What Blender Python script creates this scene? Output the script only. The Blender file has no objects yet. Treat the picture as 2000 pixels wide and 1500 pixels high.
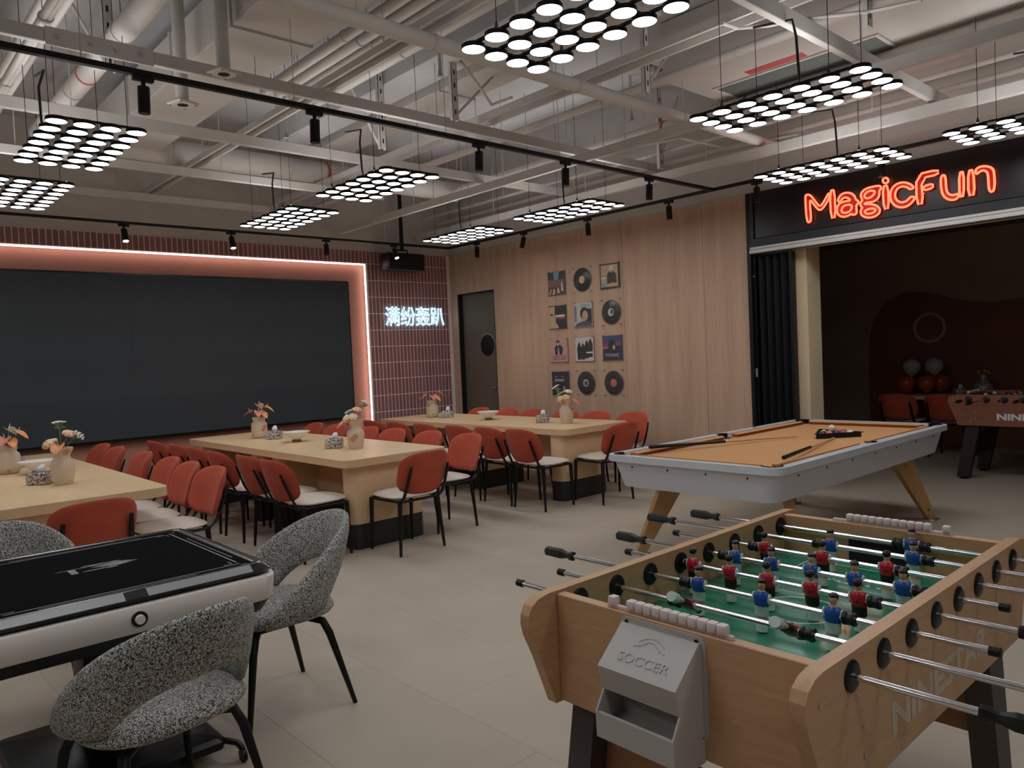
import bpy, bmesh, math, random
from mathutils import Vector, Matrix
random.seed(7)
PI = math.pi
R_ = math.radians
SC = bpy.context.scene
COL = SC.collection

# ------------------------------------------------------------------ camera
FPX, YAW, PITCH, ROLL, EYE = 1480.56, R_(47.7614), R_(-2.1067), R_(-2.564), 1.52
cF = Vector((math.cos(YAW)*math.cos(PITCH), math.sin(YAW)*math.cos(PITCH), math.sin(PITCH)))
_r = Vector((math.sin(YAW), -math.cos(YAW), 0)); _u = _r.cross(cF)
cR = math.cos(ROLL)*_r + math.sin(ROLL)*_u
cU = -math.sin(ROLL)*_r + math.cos(ROLL)*_u
CAM = Vector((0, 0, EYE))
cam_d = bpy.data.cameras.new('camera'); cam = bpy.data.objects.new('camera', cam_d); COL.objects.link(cam)
cam_d.sensor_fit = 'HORIZONTAL'; cam_d.sensor_width = 36; cam_d.lens = FPX/2000*36
cam_d.clip_start = .05; cam_d.clip_end = 100
cam.matrix_world = Matrix(((cR.x, cU.x, -cF.x, CAM.x), (cR.y, cU.y, -cF.y, CAM.y), (cR.z, cU.z, -cF.z, CAM.z), (0, 0, 0, 1)))
SC.camera = cam
def ray(x, y): return cF + cR*((x-1000)/FPX) - cU*((y-750)/FPX)
def PZ(x, y, z): d = ray(x, y); return CAM + d*((z-EYE)/d.z)      # where a pixel's ray meets a level
def PX(x, y, X): d = ray(x, y); return CAM + d*(X/d.x)            # ... the plane of the wood wall side
def PY(x, y, Y): d = ray(x, y); return CAM + d*(Y/d.y)            # ... the plane of the screen wall side

# ------------------------------------------------------------------ world, exposure
w = bpy.data.worlds.new('world'); SC.world = w; w.use_nodes = True
w.node_tree.nodes['Background'].inputs[0].default_value = (.8, .85, 1, 1)
w.node_tree.nodes['Background'].inputs[1].default_value = .02
SC.view_settings.view_transform = 'Standard'; SC.view_settings.look = 'None'
SC.view_settings.gamma = 1; SC.view_settings.use_curve_mapping = False
SC.view_settings.exposure = 0.0
LAMP_E = 13.0          # radiance of the lamp discs
LAMP_UP = 33.0         # radiance of narrow uplight strips added on the lamp bars for ceiling light
try:
    SC.cycles.max_bounces = 5; SC.cycles.diffuse_bounces = 3; SC.cycles.glossy_bounces = 2
    SC.cycles.transmission_bounces = 3; SC.cycles.transparent_max_bounces = 6
    SC.cycles.sample_clamp_indirect = 4; SC.cycles.adaptive_threshold = .02; SC.cycles.use_denoising = True
    SC.cycles.caustics_reflective = False; SC.cycles.caustics_refractive = False
except Exception: pass

# ------------------------------------------------------------------ mesh helpers
class MB:
    def __init__(s): s.v = []; s.f = []; s.m = []
    def add(s, vs, fs, m=0):
        o = len(s.v); s.v += [tuple(v) for v in vs]; s.f += [tuple(i+o for i in f) for f in fs]; s.m += [m]*len(fs); return s
    def box(s, x0, x1, y0, y1, z0, z1, m=0):
        return s.add([(x0,y0,z0),(x1,y0,z0),(x1,y1,z0),(x0,y1,z0),(x0,y0,z1),(x1,y0,z1),(x1,y1,z1),(x0,y1,z1)],
              [(0,3,2,1),(4,5,6,7),(0,1,5,4),(1,2,6,5),(2,3,7,6),(3,0,4,7)], m)
    def hexa(s, b, t, m=0):   # four bottom points, four top points (counter-clockwise from above)
        return s.add(list(b)+list(t), [(0,3,2,1),(4,5,6,7),(0,1,5,4),(1,2,6,5),(2,3,7,6),(3,0,4,7)], m)
    def rbox(s, x0, x1, y0, y1, z0, z1, r=.01, seg=2, m=0):
        bm = bmesh.new(); bmesh.ops.create_cube(bm, size=1)
        for v in bm.verts: v.co = Vector(((x0+x1)/2+v.co.x*(x1-x0), (y0+y1)/2+v.co.y*(y1-y0), (z0+z1)/2+v.co.z*(z1-z0)))
        bmesh.ops.bevel(bm, geom=bm.edges[:], offset=r, segments=seg, affect='EDGES', profile=.5)
        bm.verts.index_update(); s.add([v.co for v in bm.verts], [[v.index for v in f.verts] for f in bm.faces], m); bm.free(); return s
    def prism(s, poly, a, b, axis='z', m=0):     # polygon of 2D points swept from a to b
        n = len(poly)
        P = {'z': lambda p, t: (p[0], p[1], t), 'y': lambda p, t: (p[0], t, p[1]), 'x': lambda p, t: (t, p[0], p[1])}[axis]
        vs = [P(p, a) for p in poly]+[P(p, b) for p in poly]
        return s.add(vs, [tuple(range(n))[::-1], tuple(range(n, 2*n))]+[(i, (i+1) % n, n+(i+1) % n, n+i) for i in range(n)], m)
    def cyl(s, p0, p1, r0, r1=None, n=12, m=0, caps=True):
        r1 = r0 if r1 is None else r1
        return s.rings([p0, p1], [r0, r1], n, m, caps)
    def rings(s, path, rad, n=8, m=0, caps=True, flat=1.0, up=None):   # tube along a path; flat scales one axis
        path = [Vector(p) for p in path]; vs = []; fs = []
        rad = rad if isinstance(rad, (list, tuple)) else [rad]*len(path)
        nrm = None
        for i, p in enumerate(path):
            t = (path[min(i+1, len(path)-1)]-path[max(i-1, 0)]).normalized()
            if nrm is None:
                a = Vector(up) if up else (Vector((0,0,1)) if abs(t.z) < .9 else Vector((1,0,0)))
                nrm = (a-t*a.dot(t)).normalized()
            else: nrm = (nrm-t*nrm.dot(t)).normalized()
            b = t.cross(nrm)
            for k in range(n):
                q = 2*PI*k/n; vs.append(p+nrm*(math.cos(q)*rad[i])+b*(math.sin(q)*rad[i]*flat))
        for i in range(len(path)-1):
            for k in range(n): fs.append((i*n+k, i*n+(k+1) % n, (i+1)*n+(k+1) % n, (i+1)*n+k))
        if caps: fs += [tuple(range(n))[::-1], tuple(range((len(path)-1)*n, len(path)*n))]
        return s.add(vs, fs, m)
    def lathe(s, prof, n=20, c=(0,0,0), m=0, cap=True):    # (r, z) profile
        vs = []; fs = []
        for r, z in prof:
            for k in range(n): q = 2*PI*k/n; vs.append((c[0]+r*math.cos(q), c[1]+r*math.sin(q), c[2]+z))
        for i in range(len(prof)-1):
            for k in range(n): fs.append((i*n+k, i*n+(k+1) % n, (i+1)*n+(k+1) % n, (i+1)*n+k))
        if cap: fs += [tuple(range(n))[::-1], tuple(range((len(prof)-1)*n, len(prof)*n))]
        return s.add(vs, fs, m)
    def ball(s, c, r, nu=12, nv=8, m=0):
        r = r if isinstance(r, (tuple, list)) else (r, r, r)
        vs = [(c[0], c[1], c[2]-r[2])]
        for j in range(1, nv):
            p = -PI/2+PI*j/nv
            for k in range(nu): q = 2*PI*k/nu; vs.append((c[0]+r[0]*math.cos(p)*math.cos(q), c[1]+r[1]*math.cos(p)*math.sin(q), c[2]+r[2]*math.sin(p)))
        vs.append((c[0], c[1], c[2]+r[2])); e = len(vs)-1
        fs = [(0, 1+(k+1) % nu, 1+k) for k in range(nu)]
        for j in range(nv-2):
            for k in range(nu): a = 1+j*nu; fs.append((a+k, a+(k+1) % nu, a+nu+(k+1) % nu, a+nu+k))
        a = 1+(nv-2)*nu; fs += [(a+k, a+(k+1) % nu, e) for k in range(nu)]
        return s.add(vs, fs, m)
    def loft(s, rs, m=0, caps=True, close=True):
        n = len(rs[0]); vs = [p for r in rs for p in r]; fs = []
        for i in range(len(rs)-1):
            for k in range(n if close else n-1): fs.append((i*n+k, i*n+(k+1) % n, (i+1)*n+(k+1) % n, (i+1)*n+k))
        if caps: fs += [tuple(range(n))[::-1], tuple(range((len(rs)-1)*n, len(rs)*n))]
        return s.add(vs, fs, m)
    def pad(s, fn, n=28, nr=5, p=4.0, m=0):
        # closed cushion: fn(a, b, thick) for a squircle (a, b), thick from -1 (back) to 1 (front)
        vs = []; fs = []
        rr = [math.sin(PI/2*i/nr) for i in range(1, nr+1)]
        def sq(r, q):
            c, d = math.cos(q), math.sin(q)
            k = (abs(c)**p+abs(d)**p)**(-1/p); return r*c*k, r*d*k
        for side in (1, -1):
            base = len(vs); vs.append(fn(0, 0, side))
            for i, r in enumerate(rr[:-1]):
                for k in range(n): a, b = sq(r, 2*PI*k/n); vs.append(fn(a, b, side*math.sqrt(max(0, 1-r**4))))
            for k in range(n):
                f = (base, base+1+k, base+1+(k+1) % n); fs.append(f if side > 0 else f[::-1])
            for i in range(nr-2):
                for k in range(n):
                    a = base+1+i*n; f = (a+k, a+n+k, a+n+(k+1) % n, a+(k+1) % n); fs.append(f if side > 0 else f[::-1])
        rim = len(vs)
        for k in range(n): a, b = sq(1, 2*PI*k/n); vs.append(fn(a, b, 0))
        half = 1+(nr-1)*n
        for j, side in enumerate((1, -1)):
            a = j*half+1+(nr-2)*n
            for k in range(n):
                f = (a+k, rim+k, rim+(k+1) % n, a+(k+1) % n); fs.append(f if side > 0 else f[::-1])
        return s.add(vs, fs, m)
    def mesh(s, name, mats, smooth=True, ang=38):
        me = bpy.data.meshes.new(name); me.from_pydata(s.v, [], s.f)
        for mt in (mats if isinstance(mats, (list, tuple)) else [mats]): me.materials.append(mt)
        if any(s.m): me.polygons.foreach_set('material_index', s.m)
        bm = bmesh.new(); bm.from_mesh(me); bmesh.ops.recalc_face_normals(bm, faces=bm.faces); bm.to_mesh(me); bm.free()
        if smooth:
            me.polygons.foreach_set('use_smooth', [True]*len(me.polygons)); me.set_sharp_from_angle(angle=R_(ang))
        me.update(); return me
    def obj(s, name, mats, parent=None, smooth=True, ang=38, loc=None, rot=None):
        return link(name, s.mesh(name, mats, smooth, ang), parent, loc, rot)
def link(name, data, parent=None, loc=None, rot=None):
    o = bpy.data.objects.new(name, data); COL.objects.link(o)
    if parent: o.parent = parent; KIDS.setdefault(parent.name, []).append(o)
    if loc is not None: o.location = loc
    if rot is not None: o.rotation_euler = rot
    return o
KIDS = {}
def tag(o, label=None, cat=None, group=None, kind=None):
    if label: o['label'] = label
    if cat: o['category'] = cat
    if group: o['group'] = group
    if kind: o['kind'] = kind
    return o
CEIL = []       # rectangles of things hanging under the slab: x0, x1, y0, y1, underside
def ceil_at(x, y, zmin=0):
    return min([c[4] for c in CEIL if c[0]-.02 <= x <= c[1]+.02 and c[2]-.02 <= y <= c[3]+.02 and c[4] > zmin]+[ZC])
def thing(name, label, cat, loc=(0,0,0), rz=0, group=None):
    o = link(name, None); o.empty_display_size = .05
    o.location = loc; o.rotation_euler = (0, 0, rz); return tag(o, label, cat, group)
def copy_tree(o, parent=None):
    c = o.copy(); COL.objects.link(c)
    if parent: c.parent = parent; KIDS.setdefault(parent.name, []).append(c)
    for ch in KIDS.get(o.name, []): copy_tree(ch, c)
    return c
def place(proto, loc, rz, label, group=None, first=[set()]):
    o = proto if proto.name not in first[0] else copy_tree(proto)
    first[0].add(proto.name)
    o.location = loc; o.rotation_euler = (0, 0, rz); tag(o, label, None, group); return o
def text_mesh(txt, size, mat, extrude=0.0, tube=0.0, sx=1.0, sy=1.0, bold=0.0):
    cu = bpy.data.curves.new('lettering', 'FONT'); cu.body = txt; cu.size = size
    cu.align_x = 'CENTER'; cu.align_y = 'CENTER'; cu.extrude = extrude; cu.resolution_u = 4; cu.offset = bold
    if tube: cu.fill_mode = 'NONE'; cu.bevel_depth = tube; cu.bevel_resolution = 1
    o = bpy.data.objects.new('lettering', cu); COL.objects.link(o)
    dg = bpy.context.evaluated_depsgraph_get(); dg.update()
    me = bpy.data.meshes.new_from_object(o.evaluated_get(dg)); bpy.data.objects.remove(o)
    me.name = 'lettering'
    me.transform(Matrix.Diagonal((sx, sy, 1, 1))); me.materials.clear(); me.materials.append(mat); return me

# ------------------------------------------------------------------ materials
def srgb(h):
    h = h.lstrip('#'); c = [int(h[i:i+2], 16)/255 for i in (0, 2, 4)]
    return tuple((x/12.92 if x <= .04045 else ((x+.055)/1.055)**2.4) for x in c)+(1,)
class NT:
    def __init__(s, name):
        s.mat = bpy.data.materials.new(name); s.mat.use_nodes = True; s.t = s.mat.node_tree
        s.b = s.t.nodes['Principled BSDF']
    def n(s, typ, **kw):
        n = s.t.nodes.new(typ)
        for k, v in kw.items(): setattr(n, k, v)
        return n
    def l(s, a, ao, b, bi): s.t.links.new(a.outputs[ao], b.inputs[bi])
    def coords(s, scale=(1,1,1), src='Object'):
        tc = s.n('ShaderNodeTexCoord'); mp = s.n('ShaderNodeMapping'); mp.inputs['Scale'].default_value = scale
        s.l(tc, src, mp, 'Vector'); return mp
    def noise(s, scale, detail=3, vec=None, dist=0, rough=.5):
        n = s.n('ShaderNodeTexNoise'); n.inputs['Scale'].default_value = scale; n.inputs['Detail'].default_value = detail
        n.inputs['Distortion'].default_value = dist; n.inputs['Roughness'].default_value = rough
        s.l(vec or s.coords(), 'Vector', n, 'Vector'); return n
    def ramp(s, src, out, stops):
        r = s.n('ShaderNodeValToRGB'); e = r.color_ramp.elements
        while len(e) < len(stops): e.new(.5)
        for el, (p, c) in zip(e, stops): el.position = p; el.color = c if len(c) == 4 else tuple(c)+(1,)
        s.l(src, out, r, 'Fac'); return r
    def bump(s, src, out, strength=.2, dist=.002):
        b = s.n('ShaderNodeBump'); b.inputs['Strength'].default_value = strength; b.inputs['Distance'].default_value = dist
        s.l(src, out, b, 'Height'); s.l(b, 'Normal', s.b, 'Normal')
def base(name, col, rough=.5, metal=0, coat=0, sheen=0, bump=0, bscale=200, var=0, vscale=8, emit=None, es=0, trans=0, ior=1.45):
    t = NT(name); c = srgb(col) if isinstance(col, str) else tuple(col)+(1,)
    b = t.b; b.inputs['Base Color'].default_value = c; b.inputs['Roughness'].default_value = rough; b.inputs['Metallic'].default_value = metal
    b.inputs['Coat Weight'].default_value = coat; b.inputs['Sheen Weight'].default_value = sheen
    b.inputs['Transmission Weight'].default_value = trans; b.inputs['IOR'].default_value = ior
    if var:
        n = t.noise(vscale, 3); k = 1-var
        r = t.ramp(n, 'Fac', [(.3, tuple(x*k for x in c[:3])), (.7, tuple(min(1, x*(1+var*.6)) for x in c[:3]))]); t.l(r, 'Color', b, 'Base Color')
    if bump: n2 = t.noise(bscale, 2); t.bump(n2, 'Fac', bump)
    if emit: b.inputs['Emission Color'].default_value = srgb(emit) if isinstance(emit, str) else tuple(emit)+(1,); b.inputs['Emission Strength'].default_value = es
    return t.mat
def wood(name, dark, light, grain=(2, 40, 40), rough=.45, coat=0, scale=1.0, contrast=.25):
    t = NT(name); mp = t.coords(grain)
    n = t.noise(3*scale, 6, mp, .6, .6)
    r = t.ramp(n, 'Fac', [(.5-contrast, srgb(dark)), (.5+contrast, srgb(light))]); t.l(r, 'Color', t.b, 'Base Color')
    t.b.inputs['Roughness'].default_value = rough; t.b.inputs['Coat Weight'].default_value = coat
    t.bump(n, 'Fac', .06, .001); return t.mat
def emitter(name, col, strength):
    m = bpy.data.materials.new(name); m.use_nodes = True; nt = m.node_tree; nt.nodes.clear()
    e = nt.nodes.new('ShaderNodeEmission'); e.inputs[0].default_value = tuple(col)+(1,); e.inputs[1].default_value = strength
    o = nt.nodes.new('ShaderNodeOutputMaterial'); nt.links.new(e.outputs[0], o.inputs[0]); return m
M = {}
M['black_metal'] = base('black powder-coated metal', '#17171a', .42, .3)
M['black_plastic'] = base('black plastic', '#101012', .38, bump=.05)
M['black_matt'] = base('matt black', '#141416', .7)
M['chrome'] = base('polished chrome', (.78, .78, .8), .12, 1)
M['steel'] = base('brushed steel', (.55, .55, .56), .35, 1)
M['velvet'] = base('rust velvet', '#bd5038', .85, sheen=.08, var=.16, vscale=6, bump=.12, bscale=500)
M['leather'] = base('off-white leather', '#d6cabd', .5, bump=.08, bscale=120)
M['table_wood'] = wood('light maple laminate', '#dcb78d', '#ebcea6', (22, 2.2, 22), .36, .0, .6, .3)
M['plinth'] = base('dark grey plinth laminate', '#2e2d2f', .35)
M['paint'] = base('painted ceiling steel', '#cfcac6', .55, var=.06, vscale=5)
M['paint2'] = base('painted pipe', '#d6d0cb', .5, var=.06, vscale=4)
M['slab'] = base('painted concrete slab', '#c8c8ca', .85, var=.10, vscale=1.3, bump=.15, bscale=30)
M['soffit'] = base('painted gypsum soffit', '#d0cac4', .8, var=.05, vscale=1.5)
M['plaster'] = base('light plaster', '#cbc5bf', .8, var=.05, vscale=2)
M['red_mark'] = base('red pipe marking', '#c0504f', .6)
M['led_disc'] = emitter('lit lamp disc', (.93, .97, 1.0), LAMP_E)
M['white_plastic'] = base('white plastic', '#bab4af', .45, bump=.04, bscale=300)
M['pink_white'] = base('pinkish white plastic', '#e3d2ce', .45)
# ------------------------------------------------------------------ materials of the setting
def floor_mat():
    t = NT('beige stoneware floor tile'); oi = t.n('ShaderNodeObjectInfo')
    n = t.noise(2.2, 5); n2 = t.noise(60, 3)
    r = t.ramp(n, 'Fac', [(.3, srgb('#b5a795')), (.7, srgb('#bdb09f'))])
    mx = t.n('ShaderNodeMixRGB', blend_type='MULTIPLY'); mx.inputs[0].default_value = .03
    t.l(r, 'Color', mx, 1); t.l(oi, 'Random', mx, 2); t.l(mx, 'Color', t.b, 'Base Color')
    t.b.inputs['Roughness'].default_value = .5; t.b.inputs['Specular IOR Level'].default_value = .35
    t.bump(n2, 'Fac', .04, .001); return t.mat
def tile_mat():
    t = NT('glazed oxblood tile'); oi = t.n('ShaderNodeObjectInfo'); n = t.noise(14, 3)
    r = t.ramp(oi, 'Random', [(0, srgb('#98696a')), (.5, srgb('#a57273')), (1, srgb('#8f6364'))])
    mx = t.n('ShaderNodeMixRGB', blend_type='MULTIPLY'); mx.inputs[0].default_value = .35
    r2 = t.ramp(n, 'Fac', [(.3, (.75, .75, .75)), (.7, (1, 1, 1))])
    t.l(r, 'Color', mx, 1); t.l(r2, 'Color', mx, 2); t.l(mx, 'Color', t.b, 'Base Color')
    t.b.inputs['Roughness'].default_value = .38; t.bump(n, 'Fac', .15, .004); return t.mat
def wallwood_mat():
    t = NT('pale oak wall panel')
    mp = t.coords((1, 60, 1.3)); n = t.noise(2.2, 6, mp, .4, .6)
    mp2 = t.coords((1, 5, .35)); n2 = t.noise(1.6, 3, mp2)
    wv = t.n('ShaderNodeTexWave', wave_type='BANDS', bands_direction='Y'); wv.inputs['Scale'].default_value = 11
    wv.inputs['Distortion'].default_value = 0; tc = t.coords(); t.l(tc, 'Vector', wv, 'Vector')
    r = t.ramp(n, 'Fac', [(.25, srgb('#c5a188')), (.75, srgb('#dfc0a6'))])
    r2 = t.ramp(n2, 'Fac', [(.3, (.82, .80, .79)), (.7, (1, 1, 1))])
    r3 = t.ramp(wv, 'Fac', [(.0, (.84, .83, .82)), (.22, (1, 1, 1))])
    m1 = t.n('ShaderNodeMixRGB', blend_type='MULTIPLY'); m1.inputs[0].default_value = 1
    m2 = t.n('ShaderNodeMixRGB', blend_type='MULTIPLY'); m2.inputs[0].default_value = .8
    t.l(r, 'Color', m1, 1); t.l(r2, 'Color', m1, 2); t.l(m1, 'Color', m2, 1); t.l(r3, 'Color', m2, 2)
    t.l(m2, 'Color', t.b, 'Base Color'); t.b.inputs['Roughness'].default_value = .55
    t.bump(wv, 'Fac', .25, .002); return t.mat
M['floor'] = floor_mat(); M['tile'] = tile_mat(); M['wallwood'] = wallwood_mat()
M['grout'] = base('pale grout', '#efe3e0', .8); M['floor_grout'] = base('grey floor joint', '#a39482', .8)
M['orange_panel'] = base('terracotta painted panel', '#c08474', .7, var=.05, vscale=3)
M['screen'] = base('switched-off LED screen', '#394046', .6, bump=.08, bscale=900, var=.15, vscale=1.2)
M['screen_frame'] = base('screen edge frame', '#0d0e10', .3)
M['sign_board'] = base('dark bronze sign board', '#241d1d', .3, bump=.03, bscale=60)
M['blue_grey'] = base('dark blue-grey frame', '#2c3035', .45)
M['alu'] = base('pale aluminium rail', '#d2d0cd', .45, .1)
M['beige'] = base('beige column', '#f0d8b4', .75, var=.06, vscale=3)
M['door_olive'] = base('olive grey door', '#6e6255', .6, var=.05)
M['room_wall'] = base('taupe painted wall', '#b09787', .8, var=.08, vscale=2)
M['mural'] = base('oxblood wave mural', '#8c5748', .7, var=.08, vscale=2)
M['room_dark'] = base('dark brown wall', '#7a6a68', .8)
M['led_line'] = emitter('warm white LED strip', (1, .82, .76), 6)
M['curtain'] = base('black pleated vinyl', '#1d1b1d', .5, bump=.1, bscale=60)

XW, YB = 7.40, 9.50           # wood wall, tiled wall
X0, Y0, XE = -4.2, -4.2, 11.6  # left wall, front wall, far wall of the inner room
ZT, ZC = 3.13, 4.30           # top of the wall finishes, slab
def struct(o, label): tag(o, label, None, None, 'structure'); return o

# floor
fl = MB().box(X0-.1, XE+.1, Y0-.1, YB+.2, -.12, -.003).obj('floor', M['floor_grout'], smooth=False)
struct(fl, 'beige stoneware floor with faint joints')
def bevel_slab(lx, ly, z0, z1, b):
    return MB().hexa([(0,0,z0),(lx,0,z0),(lx,ly,z0),(0,ly,z0)], [(0,0,z1-b),(lx,0,z1-b),(lx,ly,z1-b),(0,ly,z1-b)]).add(
        [(0,0,z1-b),(lx,0,z1-b),(lx,ly,z1-b),(0,ly,z1-b),(b,b,z1),(lx-b,b,z1),(lx-b,ly-b,z1),(b,ly-b,z1)],
        [(0,1,5,4),(1,2,6,5),(2,3,7,6),(3,0,4,7),(4,5,6,7)])
ft = bevel_slab(.5992, 1.1992, -.01, 0, .0005).mesh('tile', M['floor'], False)
fseen, frest = [], []
c0 = math.ceil((X0-1.945)/.6); c1 = math.floor((XE-1.945)/.6)
for c in range(c0-1, c1+1):
    off = 2.689 + (.6 if c % 2 else 0)
    r0 = math.floor((Y0-off)/1.2)
    ymax = YB if c*.6+1.945 < XW-.3 else 6.2
    for r in range(r0, 12):
        y = off+r*1.2
        if y > ymax-.02: break
        (fseen if Vector((1.945+c*.6+.3, y+.6, 0)).dot(Vector((cF.x, cF.y, 0))) > .9 else frest).append((1.945+c*.6+.0004, y+.0004))

fseen.sort(key=lambda q: q[0]**2+q[1]**2); frest += fseen[300:]
for q in fseen[:300]: link('tile', ft, fl, (q[0], q[1], 0))
fr_ = MB(); t_ = bevel_slab(.5992, 1.1992, -.01, 0, .0005)
for q in frest: fr_.add([(v[0]+q[0], v[1]+q[1], v[2]) for v in t_.v], t_.f)
tag(fr_.obj('tile_field', M['floor'], fl, smooth=False), kind='stuff')
# slab and plain walls
struct(MB().box(X0-.1, XW+.15, Y0-.1, YB+.2, ZC, ZC+.15).obj('ceiling', M['slab'], smooth=False), 'painted concrete slab above exposed services')
struct(MB().box(X0-.12, X0, Y0, YB+.2, 0, ZC).obj('wall_left', M['plaster'], smooth=False), 'plain light plaster wall opposite the wood wall')
struct(MB().box(X0-.12, XE+.1, Y0-.12, Y0, 0, ZC).obj('wall_front', M['plaster'], smooth=False), 'plain light plaster wall facing the screen wall')

# tiled wall with the recessed screen surround
RX0, RX1, RZ = -1.95, 5.872, 2.938      # opening of the recess
wb = MB()
wb.box(X0, RX0, YB+.010, YB+.2, 0, ZC); wb.box(RX1, XW+.15, YB+.010, YB+.2, 0, ZC); wb.box(RX0, RX1, YB+.010, YB+.2, RZ, ZC)
wb.box(RX0, RX1, YB+.12, YB+.2, 0, RZ)
wb = struct(wb.obj('wall_back', M['plaster'], smooth=False), 'wall of stacked oxblood tiles around the big screen')
g = MB().box(RX1, XW, YB-.001, YB+.011, 0, ZT).box(X0, RX0, YB-.001, YB+.011, 0, ZT).box(RX0, RX1, YB-.001, YB+.011, RZ, ZT)
g.obj('grout', M['grout'], wb, smooth=False)
MB().box(RX0, RX1, YB+.07, YB+.125, 0, RZ).obj('backing_panel', M['orange_panel'], wb, smooth=False)
TW, TH, TX, TZ = .0627, .2395, 1.509, .789
def wall_tile(h):
    a, b, d = TW-.0075, h-.0075, .003
    return MB().add([(0,0,0),(a,0,0),(a,0,b),(0,0,b),(0,-.006,0),(a,-.006,0),(a,-.006,b),(0,-.006,b),(d,-.0095,d),(a-d,-.0095,d),(a-d,-.0095,b-d),(d,-.0095,b-d)],
        [(0,1,5,4),(1,2,6,5),(2,3,7,6),(3,0,4,7),(4,5,9,8),(5,6,10,9),(6,7,11,10),(7,4,8,11),(8,9,10,11)])
tiles = []
z_top = TZ+TH*9
for k in range(math.floor((X0-TX)/TW)+1, int((XW-TX)/TW)):
    x = TX+k*TW
    for r in range(-3, 10):
        z = TZ+r*TH; h = TH if r < 9 else ZT-z_top
        if RX0-TW < x < RX1 and r < 9: continue
        seen = (r == 9 and x > 1.45) or (x > 5.85 and r >= 0)
        tiles.append((0 if seen else 1, -r, x, z, h))
tiles.sort(key=lambda q: (q[0], q[1]))
mt = {round(h, 3): wall_tile(h).mesh('tile', M['tile'], False) for h in (TH, ZT-z_top)}
for q in tiles[:300]: link('tile', mt[round(q[4], 3)], wb, (q[2]+.00375, YB+.006, q[3]+.00375))
rest = MB()
for q in tiles[300:]:
    t_ = wall_tile(q[4]); rest.add([(v[0]+q[2]+.00375, v[1]+YB+.006, v[2]+q[3]+.00375) for v in t_.v], t_.f)
tag(rest.obj('tile_field', M['tile'], wb, smooth=False), kind='stuff')
# LED strip on the edge of the recess
ls = thing('led_strip', 'glowing warm white LED line framing the big screen', 'light strip', (2, YB, 0))
MB().box(RX0-1.998, RX1-2.002, -.004, .012, RZ-.017, RZ-.001).obj('strip', M['led_line'], ls, smooth=False)
MB().box(RX1-.017-2, RX1-.001-2, -.004, .012, .01, RZ-.020).obj('strip', M['led_line'], ls, smooth=False)
MB().box(RX0+.001-2, RX0+.017-2, -.004, .012, .01, RZ-.020).obj('strip', M['led_line'], ls, smooth=False)
# the screen
SX0, SX1, SZ0, SZ1 = -1.62, 5.566, .741, 2.676
sc_ = thing('led_screen', 'huge switched-off black LED screen on the terracotta backing', 'screen', ((SX0+SX1)/2, YB+.067, SZ0))
cx = (SX0+SX1)/2
MB().box(SX0-cx, SX1-cx, -.10, 0, 0, SZ1-SZ0).obj('cabinet', M['screen_frame'], sc_, smooth=False)
nx, nz = 15, 4
pm = MB().rbox(-(SX1-SX0-.04)/nx/2, (SX1-SX0-.04)/nx/2, -.006, .006, -(SZ1-SZ0-.05)/nz/2, (SZ1-SZ0-.05)/nz/2, .0006, 1).mesh('module', M['screen'], False)
for i in range(nx):
    for j in range(nz): link('module', pm, sc_, (SX0-cx+.02+(i+.5)*(SX1-SX0-.04)/nx, -.104, .03+(j+.5)*(SZ1-SZ0-.05)/nz))

# wood wall with the doorway
DY0, DY1, DZ = 8.46, 9.33, 2.515
wr = MB()
wr.box(XW+.024, XW+.15, 4.30, DY0, 0, ZC); wr.box(XW+.024, XW+.15, DY1, YB+.01, 0, ZC); wr.box(XW+.024, XW+.15, DY0, DY1, DZ, ZC)
wr = struct(wr.obj('wall_right', M['plaster'], smooth=False), 'pale oak panelled wall with vinyl records')
MB().box(XW+.020, XW+.024, 4.31, DY0, 0, ZT).box(XW+.020, XW+.024, DY0, YB, DZ, ZT).box(XW+.020, XW+.024, DY1, YB, 0, DZ).obj('backing', M['black_matt'], wr, smooth=False)
seams = [4.312, 4.862, 6.02, 7.17, 8.335, YB]
for a, b in zip(seams[:-1], seams[1:]):
    if b < 9: MB().rbox(XW, XW+.02, a+.0015, b-.0015, .0, ZT, .0012, 1).obj('panel', M['wallwood'], wr, smooth=False)
    else:
        MB().rbox(XW, XW+.02, a+.0015, b-.0015, DZ+.001, ZT, .0012, 1).obj('panel', M['wallwood'], wr, smooth=False)
        MB().rbox(XW, XW+.02, a+.0015, DY0, 0, DZ, .0012, 1).obj('panel', M['wallwood'], wr, smooth=False)
        MB().rbox(XW, XW+.02, DY1, b-.0015, 0, DZ, .0012, 1).obj('panel', M['wallwood'], wr, smooth=False)
d1 = struct(MB().box(XW+.075, XW+.115, DY0+.012, DY1-.03, .01, DZ-.012).obj('door_1', M['door_olive'], smooth=False), 'olive grey door with a round black window')
MB().box(XW+.001, XW+.14, DY1-.03, DY1, 0, DZ).box(XW+.001, XW+.14, DY0, DY0+.012, 0, DZ).box(XW+.001, XW+.14, DY0, DY1, DZ-.012, DZ).obj('door_frame', M['black_matt'], d1, smooth=False)
MB().box(XW+.116, XW+.15, DY0+.012, DY1-.03, 0, DZ-.012).obj('backing', M['black_matt'], d1, smooth=False)
def ring_x(mb, X, y, z, r0, r1, t, n=40, m=0):
    rs = []
    for k in range(n):
        q = 2*PI*k/n; c, s_ = math.cos(q), math.sin(q)
        rs.append([(X, y+r0*c, z+r0*s_), (X-t, y+r0*c, z+r0*s_), (X-t, y+r1*c, z+r1*s_), (X, y+r1*c, z+r1*s_)])
    return mb.loft(rs+[rs[0]], m, False)
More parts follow.
